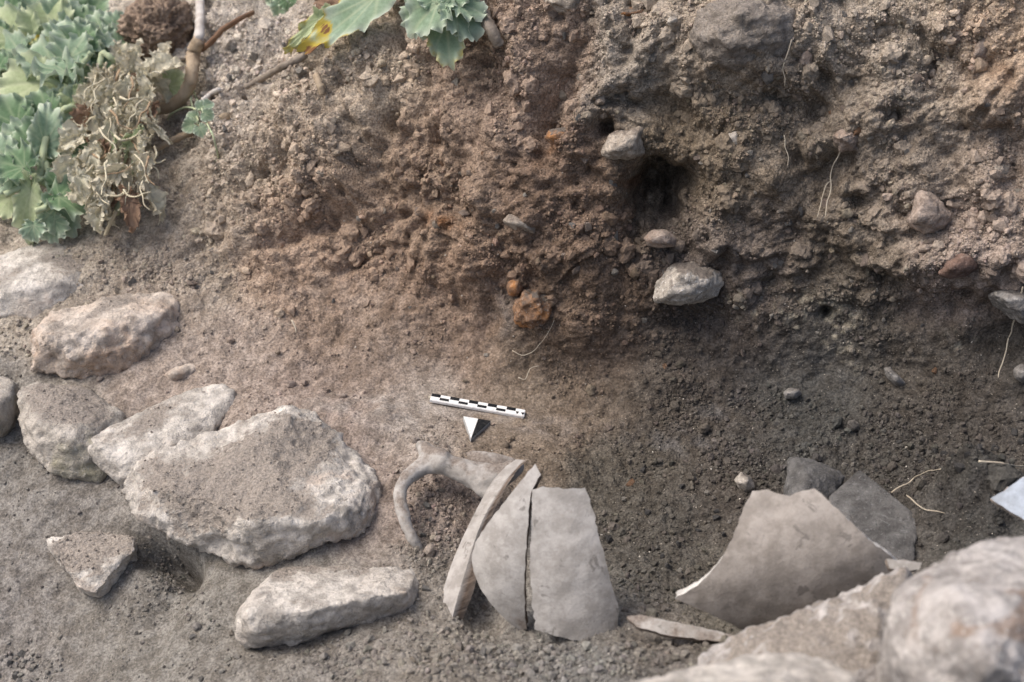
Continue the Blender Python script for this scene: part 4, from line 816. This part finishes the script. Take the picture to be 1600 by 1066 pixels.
# shoot hanging over the flat stone
pf = empty('leafy_shoot', surf(65, 300)); tag(pf, 'leafy shoot with toothed leaves hanging over the flat stone at left', 'plant')
for k, (px, py, an, s, li, mt, kw) in enumerate([
    (28, 195, 120, 52, .06, None, dict(normal_tilt=(-.2, .4), ruffle=1.5)), (70, 225, 85, 62, .07, None, dict(normal_tilt=(.5, .1), ruffle=1.4, aspect=.6, fold=.6)), (40, 215, 160, 40, .06, None, dict(normal_tilt=(-.3, .5), ruffle=1.4)), (38, 262, 165, 50, .09, None, dict(normal_tilt=(-.1, .5), ruffle=1.6)), (20, 265, 230, 44, .08, None, dict(ruffle=1.5)), (8, 250, 120, 44, .06, None, {}),
    (52, 225, 95, 44, .06, None, dict(ruffle=1.4)), (95, 215, 60, 44, .04, None, dict(ruffle=1.3)), (105, 240, 40, 44, .03, None, {}), (85, 250, 60, 40, .04, None, {}), (48, 300, 265, 66, .07, LEAFY, dict(aspect=.42, ruffle=1.0, fold=.5, longf=1.25)), (52, 352, 275, 26, .07, None, dict(ruffle=1.3)), (92, 308, 350, 62, .06, None, dict(normal_tilt=(.1, .9), ruffle=.9, aspect=.8)), (88, 325, 300, 46, .05, None, dict(normal_tilt=(0, .3), ruffle=1.2)), (82, 345, 270, 34, .04, None, {}),
    (90, 290, 60, 32, .05, None, {}), (110, 285, 330, 34, .05, LEAFY, dict(ruffle=1.2)), (100, 170, 60, 40, .05, None, {}), (75, 180, 110, 44, .05, None, dict(ruffle=1.3)), (115, 175, 30, 44, .05, None, {}), (130, 205, 320, 34, .03, None, {}), (120, 230, 300, 36, .03, None, {}), (15, 310, 200, 40, .03, LEAFY, dict(ruffle=.5, sick=.4)), (5, 215, 190, 40, .05, None, dict(ruffle=1.3))]):
    add_leaf(pf, px, py, an, s, mt, li, seed=k + 400, **kw)
for pts in ([(62, 282, .06), (40, 290, .07), (8, 304, .08)], [(62, 280, .06), (66, 250, .07), (72, 215, .08)], [(84, 292, .05), (74, 265, .06), (66, 245, .07)], [(88, 305, .05), (78, 322, .06), (55, 330, .07)], [(62, 282, .06), (78, 290, .05), (95, 300, .03)], [(92, 178, .06), (110, 168, .07), (128, 176, .04)], [(66, 285, .06), (52, 270, .07), (42, 262, .085)]):
    add_stem(pf, pts, .0048, .0038, GSTEM, seed=3)
# wilted shoot
wl = empty('wilted_plant', surf(190, 230)); tag(wl, 'heap of wilted bleached stems and shrivelled leaves beside the green plant', 'plant')
rw = random.Random(11)
wst = [([(195, 92, .05), (172, 110, .08), (168, 135, .08), (172, 160, .06)], .0045, DRYSTEM), ([(196, 96, .05), (185, 115, .08), (178, 140, .08), (186, 162, .06)], .003, BROWNSTEM), ([(200, 98, .05), (202, 125, .07), (200, 150, .07), (206, 170, .05)], .003, DRYSTEM), ([(208, 100, .05), (220, 125, .07), (232, 150, .06)], .0048, GSTEM), ([(214, 168, .05), (216, 200, .07), (218, 235, .07), (214, 275, .06)], .0052, DRYSTEM),
       ([(205, 165, .06), (180, 160, .07), (155, 165, .06), (140, 155, .05)], .006, DRYSTEM), ([(250, 172, .05), (225, 170, .06), (200, 168, .06)], .0058, DRYSTEM), ([(210, 215, .05), (180, 225, .07), (162, 240, .07), (156, 262, .06)], .006, DRYSTEM), ([(190, 230, .05), (172, 250, .06), (160, 280, .05)], .005, DRYSTEM), ([(212, 250, .05), (200, 280, .06), (188, 310, .05), (182, 335, .04)], .006, GSTEM), ([(205, 275, .05), (200, 300, .05), (196, 322, .03)], .004, GSTEM), ([(182, 330, .05), (172, 350, .04), (164, 368, .02)], .0036, DRYSTEM), ([(196, 285, .04), (170, 300, .05), (158, 315, .05), (156, 338, .03)], .0045, GSTEM),
       ([(230, 238, .04), (205, 240, .05), (196, 258, .05), (205, 268, .05)], .003, BROWNSTEM), ([(170, 180, .06), (200, 185, .06), (235, 195, .05), (248, 205, .03)], .0032, BROWNSTEM), ([(228, 165, .05), (232, 190, .06), (230, 215, .06), (236, 225, .05)], .0026, DRYSTEM), ([(150, 130, .05), (155, 150, .06), (150, 175, .06)], .004, DRYSTEM), ([(235, 60, .03), (240, 90, .04), (236, 120, .04)], .0022, BROWNSTEM), ([(240, 195, .03), (246, 210, .03), (256, 222, .02)], .0022, BROWNSTEM), ([(205, 265, .05), (225, 268, .04), (235, 270, .02)], .0028, BROWNSTEM), ([(130, 168, .05), (128, 190, .05), (135, 210, .05)], .004, GSTEM)]
for k, (pts, r, mt) in enumerate(wst): add_stem(wl, pts, r * .72, r * .5, mt, seed=k)
for k in range(34):
    pts = []; x, y = rw.uniform(140, 245), rw.uniform(95, 300); a = rw.uniform(200, 340); l = rw.uniform(.08, .135)
    for s in range(5): pts.append((x, y, l)); x += 12 * math.cos(math.radians(a)); y -= 13 * math.sin(math.radians(a)); a += rw.uniform(-50, 50); l += rw.uniform(-.01, .008)
    add_stem(wl, pts, rw.uniform(.0008, .0018), rw.uniform(.0003, .0008), rw.choice([DRYSTEM, DRYSTEM, DRYSTEM, BROWNSTEM]), seed=k + 50, sides=6)
wleaf = [(rw.uniform(135, 240), rw.uniform(90, 325), rw.uniform(225, 320), rw.uniform(22, 34)) for _ in range(60)] + [(140, 182, 250, 26), (160, 178, 290, 24), (130, 215, 200, 30), (120, 222, 220, 26), (150, 240, 260, 26), (128, 250, 230, 24), (110, 260, 250, 26), (118, 275, 300, 26), (130, 272, 320, 26), (172, 270, 210, 28), (185, 265, 200, 30), (175, 300, 250, 22), (165, 290, 300, 20), (200, 178, 260, 22), (150, 155, 200, 26), (140, 150, 250, 24), (230, 110, 60, 24), (250, 115, 30, 26), (215, 95, 100, 22), (190, 90, 120, 24), (165, 215, 240, 26), (200, 215, 280, 24), (205, 310, 280, 18), (175, 318, 260, 22), (150, 300, 230, 22), (240, 130, 320, 26), (225, 140, 250, 22), (180, 200, 270, 24), (145, 270, 270, 22), (160, 335, 260, 20), (260, 105, 80, 24), (120, 300, 340, 24), (135, 195, 280, 22), (190, 245, 250, 22)]
for k, (px, py, an, s) in enumerate(wleaf):
    add_leaf(wl, px, py, an, s * 1.45, LEAFB if k % 11 == 5 else (LEAFY if k in (17, 25, 31) else LEAFD), rw.uniform(.05, .105), seed=k + 500, crumple=.13, ruffle=.9, fold=rw.uniform(.4, 1.6), aspect=rw.uniform(.14, .42) if k < 60 else rw.uniform(.4, .75), droop=rw.uniform(0, .8), normal_tilt=(rw.uniform(-.7, .7), rw.uniform(-.5, .9)))
add_leaf(wl, 262, 135, 40, 30, LEAFY, .05, seed=590, ruffle=.5, fold=.3, normal_tilt=(.2, .1))
# seedling
sl_ = empty('seedling', surf(310, 180)); tag(sl_, 'tiny green seedling with pale thread stems by the dry stick', 'plant')
for k, (px, py, an, s) in enumerate([(315, 170, 60, 16), (320, 178, 330, 15), (305, 185, 150, 15), (300, 195, 200, 17), (312, 200, 300, 16), (322, 165, 20, 12)]): add_leaf(sl_, px, py, an, s, LEAF, .03, seed=600 + k, ruffle=.4, teeth=.3)
for pts in ([(300, 135, .03), (306, 152, .035), (316, 172, .035), (322, 190, .03), (332, 210, .02), (338, 232, .012), (341, 248, .004), (336, 252, .002)], [(299, 136, .03), (299, 160, .035), (306, 178, .035)], [(312, 172, .035), (290, 168, .03), (268, 178, .02), (262, 188, .01)], [(305, 178, .03), (310, 190, .03), (306, 200, .03)]): add_stem(sl_, pts, .0014, .0009, GSTEM, seed=7, sides=6)
# leaves at the top of the section
lf = empty('yellowing_leaf', surf(520, 60)); tag(lf, 'long green leaf turning yellow with a brown blotch on the bank top', 'leaf')
t_ = depth(545, 40) - .02
V, Q, at = leaf_arrays(W(592, -10, t_), 219, .097, normal_tilt=(-.1, .5), ruffle=.22, seed=71, aspect=.36, fold=.12, droop=-.02, teeth=1.1, longf=1.0)
_lx, _ly, _lt = proj(V)
at['sick'] = np.clip(.85 * np.exp(-((_lx - 492) ** 2 + (_ly - 78) ** 2) / 18 ** 2) * .72 + .55 * at['rim'] * (_lx < 560) + 1.25 * np.exp(-((_lx - 508) ** 2 / 9 ** 2 + (_ly - 46) ** 2 / 11 ** 2)), 0, 1.2)
part_local('blade', V, Q, LEAF, lf, attrs=at)
l2_ = empty('shrivelled_leaf', surf(470, 60)); tag(l2_, 'narrow pale yellow shrivelled leaf left of the blotched one', 'leaf')
V, Q, at = leaf_arrays(W(498, 30, depth(485, 50) - .02), 228, 70 * 1.6 / FOC, normal_tilt=(-.3, .2), ruffle=.6, seed=72, aspect=.22, fold=.6, droop=0, sick=.55)
part_local('blade', V, Q, LEAFY, l2_, attrs=at)
l3_ = empty('brown_dead_leaf', surf(520, 10)); tag(l3_, 'crumpled dead brown leaf above the blotched green one', 'leaf')
V, Q, at = leaf_arrays(W(540, 2, depth(530, 10) - .035), 190, 46 * 1.6 / FOC, normal_tilt=(0, .5), ruffle=.5, seed=73, aspect=.5, crumple=.15, droop=0)
part_local('blade', V, Q, LEAFB, l3_, attrs=at)
lc = empty('leaf_cluster', surf(690, 20)); tag(lc, 'cluster of ruffled green leaves drooping over the middle of the bank top', 'plant')
for k, (px, py, an, s, kw) in enumerate([(684, 6, 220, 60, dict(normal_tilt=(-.3, .3))), (668, 8, 250, 50, dict(normal_tilt=(-.2, .3))), (698, 34, 275, 66, dict(normal_tilt=(-.3, 1.0), aspect=.75, sick=.45, droop=-.1, fold=.1)), (712, 14, 310, 52, dict(normal_tilt=(0, .7))), (716, 6, 345, 44, dict(normal_tilt=(.2, .6))), (722, 28, 300, 34, dict(normal_tilt=(0, .6))), (680, 0, 100, 40, {}), (705, -4, 60, 36, {})]):
    add_leaf(lc, px, py, an, s, LEAF, .06 if k != 2 else .055, seed=640 + k, ruffle=.9, **kw)
for pts in ([(690, -12, .04), (690, 5, .055), (696, 30, .06)], [(690, -10, .04), (710, 4, .05), (720, 12, .05)], [(688, -10, .04), (680, 4, .05), (676, 12, .05)]): add_stem(lc, pts, .003, .0022, GSTEM, seed=2)
gl = empty('green_sprig', surf(450, 12)); tag(gl, 'small green sprig at the top edge left of the brown dead leaf', 'plant')
for k, (px, py, an, s) in enumerate([(440, 5, 250, 22), (448, 0, 300, 20), (436, -6, 200, 22), (455, -8, 340, 20)]): add_leaf(gl, px, py, an, s, None, .03, seed=660 + k, ruffle=1.2)
# root ball, trunks, sticks
def knob(name, px, py, r_px, mat, label, cat, lift, seed):
    t = depth(px, py) - lift; r = r_px * t / FOC
    bm = bmesh.new(); bmesh.ops.create_icosphere(bm, subdivisions=6, radius=1); V = np.array([v.co[:] for v in bm.verts]); Fc = np.array([[v.index for v in f.verts] for f in bm.faces]); bm.free()
    w, h = worley(V + .15 * np.stack([pnoise(V, 4, s) for s in (1, 2, 3)], 1), 5.5, seed); w2, _ = worley(V, 14, seed + 1)
    d = .20 * fbm(V, 1.7, 3, .55, seed) + .12 * (.55 - w) + .09 * (.5 - w2) + .05 * fbm(V, 14, 3, .65, seed)
    V = V * (1 + d)[:, None] * np.array([1.03, .95, .98]) * r + W(px, py, t)
    return tag(thing_mesh(name, V, Fc, mat, attrs={'dirt': np.zeros(len(V))}), label, cat)
knob('root_clod', 247, 42, 52, rock_material('crusty_brown', (.34, .25, .185), (.42, .32, .245), patch=(.40, .31, .235), scale=1.6, speck=(.46, .36, .26), speck_amt=.7, dark=(.05, .032, .02), bump=1.5), 'round crusty brown clod of roots beside the leafy plant', 'clod', .05, 3)
def stick(name, pts, r0, r1, mat, label, cat='stick', sides=9, seed=0, wob=.1):
    P = [W(a, b, depth(a, b) - l) for a, b, l in pts]; V, Fc = tube_arrays(P, np.linspace(r0, r1, len(P)), sides, 8, seed, wob)
    return tag(thing_mesh(name, V, Fc, mat), label, cat)
stick('woody_stem', [(312, 62, .05), (302, 85, .05), (300, 115, .05), (290, 145, .045), (268, 165, .04), (240, 172, .035)], .0085, .0075, WOOD, 'thick tan woody stem bending down into the wilted heap', 'stem', 12, 1)
stick('bleached_stub', [(311, 62, .05), (313, 35, .045), (312, -15, .04)], .0062, .0058, BARKW, 'bleached white stub rising at the top edge beside the crusty clod', 'stem', 10, 2)
stick('dark_root', [(300, 85, .02), (325, 70, .04), (350, 45, .04), (378, 28, .03), (395, 20, .02)], .0038, .003, DARKTWIG, 'dark brown twig slanting behind the woody stem', 'twig', 8, 3)
stick('dry_stick', [(200, 262, .02), (225, 245, .02), (260, 224, .018), (305, 204, .016), (354, 182, .012)], .0032, .0050, WOOD, 'pale dry stick lying across the soil below the seedling', 'stick', 9, 4)
stick('grey_twig', [(384, 136, .010), (410, 122, .012), (440, 105, .012), (478, 86, .012)], .0035, .0045, TWIG, 'grey twig lying on the crumbly bank top below the shrivelled leaf', 'twig', 7, 5)
stick('thick_root', [(742, -16, .03), (752, 15, .035), (766, 45, .03), (782, 72, .015)], .0085, .0055, TWIG, 'stubby grey-brown root end right of the leaf cluster', 'root', 11, 6)
stick('tan_twig_piece', [(494, 118, .010), (500, 132, .010), (504, 148, .008)], .0042, .004, WOOD, 'short tan twig piece standing on the crumbly crest', 'twig', 8, 8)
stick('white_flake_twig', [(318, 158, .01), (330, 147, .012), (342, 140, .01)], .004, .003, BARKW, 'short whitish chip beside the seedling', 'chip', 7, 9)
def rootlet(pts, r, label, seed=0, lift=.004):
    dens = []; rr_ = random.Random(seed)
    for (a, b), (c, d) in zip(pts[:-1], pts[1:]):
        n = max(1, int(math.hypot(c - a, d - b) / 9))
        for s in range(n): dens.append((a + (c - a) * s / n + rr_.uniform(-1.6, 1.6), b + (d - b) * s / n + rr_.uniform(-1.2, 1.2)))
    dens.append(pts[-1]); ts = np.array([min(depth(a + i, b + j) for i in (-4, 0, 4) for j in (-4, 0, 4)) for a, b in dens]); ts = np.convolve(np.pad(ts, 2, 'edge'), np.ones(5) / 5, 'valid') - lift
    V, Fc = tube_arrays([W(a, b, t) for (a, b), t in zip(dens, ts)], np.linspace(r * .8, r * .45, len(dens)), 6, 3, seed, .05)
    return tag(thing_mesh('root_hair', V, Fc, ROOTM), label, 'root', 'hair roots in the section')
rootlet([(1314, 236), (1302, 258), (1297, 275), (1300, 290), (1292, 315), (1290, 338)], .0010, 'forked hair root hanging below the pink-white stone', 1)
rootlet([(1299, 280), (1286, 300), (1282, 320), (1277, 340)], .0008, 'side branch of the forked hair root under the pink-white stone', 2)
rootlet([(1238, 62), (1230, 85), (1224, 110), (1226, 135)], .0009, 'hair root dangling beside the dusty boulder', 3)
rootlet([(1226, 212), (1228, 230), (1231, 250), (1230, 262)], .0007, 'faint short hair root right of the whitish pebble', 4)
rootlet([(1598, 448), (1588, 480), (1580, 520), (1568, 560), (1560, 590)], .0012, 'long hair root hanging from the overhang at the right edge', 5, .012)
rootlet([(1392, 769), (1420, 754), (1430, 745), (1450, 736), (1470, 733)], .0010, 'bent hair root lying on the crumbs above the leaning slab', 6)
rootlet([(1417, 775), (1432, 788), (1446, 796), (1476, 802)], .0009, 'hair root lying just right of the leaning slab', 7)
rootlet([(1530, 720), (1560, 724), (1600, 729), (1625, 731)], .0013, 'straight pale root at the right edge of the pit floor', 8, .008)
rootlet([(810, 590), (822, 592), (830, 576), (842, 572)], .0007, 'tiny curled hair root on the floor above the scale bar', 9)
rootlet([(800, 548), (815, 556), (835, 548), (850, 530), (866, 500)], .0005, 'thin hair root looping under the rusty lump', 10)
rootlet([(456, 500), (460, 512), (463, 520)], .0014, 'tiny pale root scrap on the slope above the boulders', 11)
# ------------------------------------------------------------------ loose crumbs of soil
def ico(sub, seed):
    bm = bmesh.new(); bmesh.ops.create_icosphere(bm, subdivisions=min(max(sub, 1), 3), radius=1); V = np.array([v.co[:] for v in bm.verts]); Fc = np.array([[v.index for v in f.verts] for f in bm.faces]); bm.free()
    rs = np.random.RandomState(seed)
    if sub == 9:
        p = rs.normal(size=(22, 3)); p /= np.linalg.norm(p, axis=1)[:, None]; V, Fc = hull_arrays(p * (.7 + .5 * rs.rand(22, 1)))
    elif sub == 0:
        V = np.array([[1., 0, 0], [-1, 0, 0], [0, 1, 0], [0, -1, 0], [0, 0, 1], [0, 0, -1]]) * (1 + .3 * rs.normal(size=(6, 1)).clip(-1, 1.4)); Fc = np.array([[0, 2, 4], [2, 1, 4], [1, 3, 4], [3, 0, 4], [2, 0, 5], [1, 2, 5], [3, 1, 5], [0, 3, 5]])
    elif sub == 1: V = V * (1 + .28 * rs.normal(size=(len(V), 1)).clip(-1, 1.4))
    else: V = V * (1 + .36 * fbm(V + seed * 3.3, 1.2, 3, .65, seed))[:, None]
    return V * np.array([1, .72 + .28 * rs.rand(), .62 + .3 * rs.rand()]), Fc
def rotmats(n, rs):
    q = rs.normal(size=(n, 4)); q /= np.linalg.norm(q, axis=1)[:, None]; w, x, y, z = q.T
    return np.stack([np.stack([1 - 2 * (y * y + z * z), 2 * (x * y - z * w), 2 * (x * z + y * w)], 1), np.stack([2 * (x * y + z * w), 1 - 2 * (x * x + z * z), 2 * (y * z - x * w)], 1), np.stack([2 * (x * z - y * w), 2 * (y * z + x * w), 1 - 2 * (x * x + y * y)], 1)], 1)
def crumbs(pos, nor, rad, col, sub, nvar, seed):
    rs = np.random.RandomState(seed); Vs, Fs, Cs, o = [], [], [], 0; var = rs.randint(0, nvar, len(pos))
    for k in range(nvar):
        m = np.where(var == k)[0]
        if not len(m): continue
        bv, bf = ico(sub, seed + k); R = rotmats(len(m), rs)
        V = np.einsum('nij,vj->nvi', R, bv) * rad[m][:, None, None] + (pos[m] + nor[m] * (rad[m] * rs.uniform(-.1, .55, len(m)))[:, None])[:, None, :]
        Vs.append(V.reshape(-1, 3)); Fs.append((bf[None] + (np.arange(len(m)) * len(bv))[:, None, None]).reshape(-1, 3) + o); Cs.append(np.repeat(col[m], len(bv), 0)); o += len(m) * len(bv)
    return np.concatenate(Vs), np.concatenate(Fs), np.concatenate(Cs)
rs = np.random.RandomState(99)
inf = (fx > -60) & (fx < 1660) & (fy > -60) & (fy < 1120) & (HOLE < .3)
clump = np.clip(.25 + 1.4 * pnoise(GP, 16, 140) + .6 * pnoise(GP, 50, 141), .02, 2.2)
flat_ = blob(745, 640, 130, 42, 8, 4)
wgt = inf * clump * (.10 + 1.2 * LOOSE + .75 * ROUGH) * (1 - .85 * flat_) * (1 - .5 * blob(600, 480, 200, 90) - .5 * sstep(300, 60, gx) * sstep(640, 760, gy) * (1 - blob(30, 1030, 90, 50) - blob(280, 970, 60, 60, 40)))
wgt = np.clip(wgt, 0, None) / np.maximum(ft, .8) ** -1
wgt /= wgt.sum(); cum = np.cumsum(wgt)
def pick(n): return np.searchsorted(cum, rs.rand(n)).clip(0, len(GP) - 1)
GNN = np.cross(np.gradient(GV.reshape(NV, NU, 3), axis=1), np.gradient(GV.reshape(NV, NU, 3), axis=0)).reshape(-1, 3); GNN /= np.maximum(np.linalg.norm(GNN, axis=1), 1e-12)[:, None]
def shade(i): return np.clip(GC[i] * (.8 + .55 * rs.rand(len(i), 1)) * (1 + .015 * rs.normal(size=(len(i), 3))), .01, .9)
parts = []
i = pick(56000); parts.append(crumbs(GV[i], GNN[i], .0005 + .0009 * rs.rand(len(i)) ** 2, shade(i), 0, 10, 10))
i = pick(15000); parts.append(crumbs(GV[i], GNN[i], .0010 + .0012 * rs.rand(len(i)) ** 2, shade(i), 1, 8, 20))
i = pick(3600); parts.append(crumbs(GV[i], GNN[i], .0017 + .0022 * rs.rand(len(i)) ** 2, shade(i), 9, 14, 30))
i = pick(460); parts.append(crumbs(GV[i], GNN[i], .0034 + .0032 * rs.rand(len(i)) ** 2, shade(i), 2, 8, 50))
# clods breaking out of the section
wc = np.cumsum(inf * np.clip(ROUGH - .35, 0, 1) * clump); i = np.searchsorted(wc, rs.rand(900) * wc[-1]).clip(0, len(GP) - 1)
V_, F_, C_ = crumbs(GV[i] - GNN[i] * .003, GNN[i], .003 + .0065 * rs.rand(len(i)) ** 2.2, GC[i] * (.92 + .16 * rs.rand(len(i), 1)), 9, 16, 80); parts.append((V_, F_, C_))
i = np.searchsorted(wc, rs.rand(170) * wc[-1]).clip(0, len(GP) - 1); parts.append(crumbs(GV[i] - GNN[i] * .005, GNN[i], .006 + .008 * rs.rand(len(i)) ** 2, GC[i] * (.95 + .12 * rs.rand(len(i), 1)), 3, 10, 160))
# small heaps of clods
for (px, py, rx, ry, n, r0, r1) in [(820, 1040, 190, 26, 420, .0018, .0052), (700, 985, 60, 40, 110, .0015, .004), (668, 815, 36, 70, 120, .0014, .0036), (1060, 800, 100, 90, 190, .0014, .0042), (1040, 885, 60, 40, 80, .0014, .004), (1480, 720, 120, 60, 260, .0015, .0046), (1090, 510, 90, 40, 160, .0014, .004), (400, 110, 110, 80, 420, .0016, .0045), (30, 530, 40, 40, 90, .0016, .004), (205, 430, 70, 26, 110, .0014, .004), (40, 1035, 50, 26, 70, .0016, .004), (255, 895, 26, 34, 130, .0012, .003), (200, 950, 40, 30, 50, .001, .0026), (1190, 640, 120, 40, 160, .0014, .0038), (1330, 730, 70, 30, 90, .0012, .0032)]:
    g = np.cumsum(inf * np.exp(-((fx - px) / rx) ** 2 - ((fy - py) / ry) ** 2)); i = np.searchsorted(g, rs.rand(n) * g[-1]).clip(0, len(GP) - 1)
    parts.append(crumbs(GV[i], GNN[i], r0 + (r1 - r0) * rs.rand(n) ** 2, shade(i), 9, 12, 120 + int(px) % 37))
# pale flecks of lime, shell and grit
i = pick(1500); pal = np.array([.55, .51, .45]) * rs.uniform(.6, 1.15, (len(i), 1)); parts.append(crumbs(GV[i], GNN[i], .0004 + .0009 * rs.rand(len(i)) ** 3, pal, 1, 6, 70))
# soil lying on the tops of the stones
for (V, n, dd) in ROCKV[:9]:
    c = np.where((dd > .55) & (n[:, 2] > .25))[0]
    if len(c) > 30:
        j = rs.choice(c, min(700, len(c) // 6)); parts.append(crumbs(V[j], n[j], .0005 + .0012 * rs.rand(len(j)) ** 2, np.array(DUST) * rs.uniform(.75, 1.2, (len(j), 1)), 1, 6, 90))
Vc, Fc_, Cc, o_ = [], [], [], 0
for V, F_, C in parts: Vc.append(V); Fc_.append(F_ + o_); Cc.append(C); o_ += len(V)
co = link('soil_crumbs', make_mesh('soil_crumbs', np.concatenate(Vc), np.concatenate(Fc_), CRUMB, smooth=False, attrs={'soil': np.concatenate(Cc)}))
tag(co, 'loose crumbs and grit of soil strewn over the pit', 'soil', None, 'stuff')
# print('TRIS', sum(sum(len(p.vertices) - 2 for p in o.data.polygons) for o in COL.objects if o.type == 'MESH'))
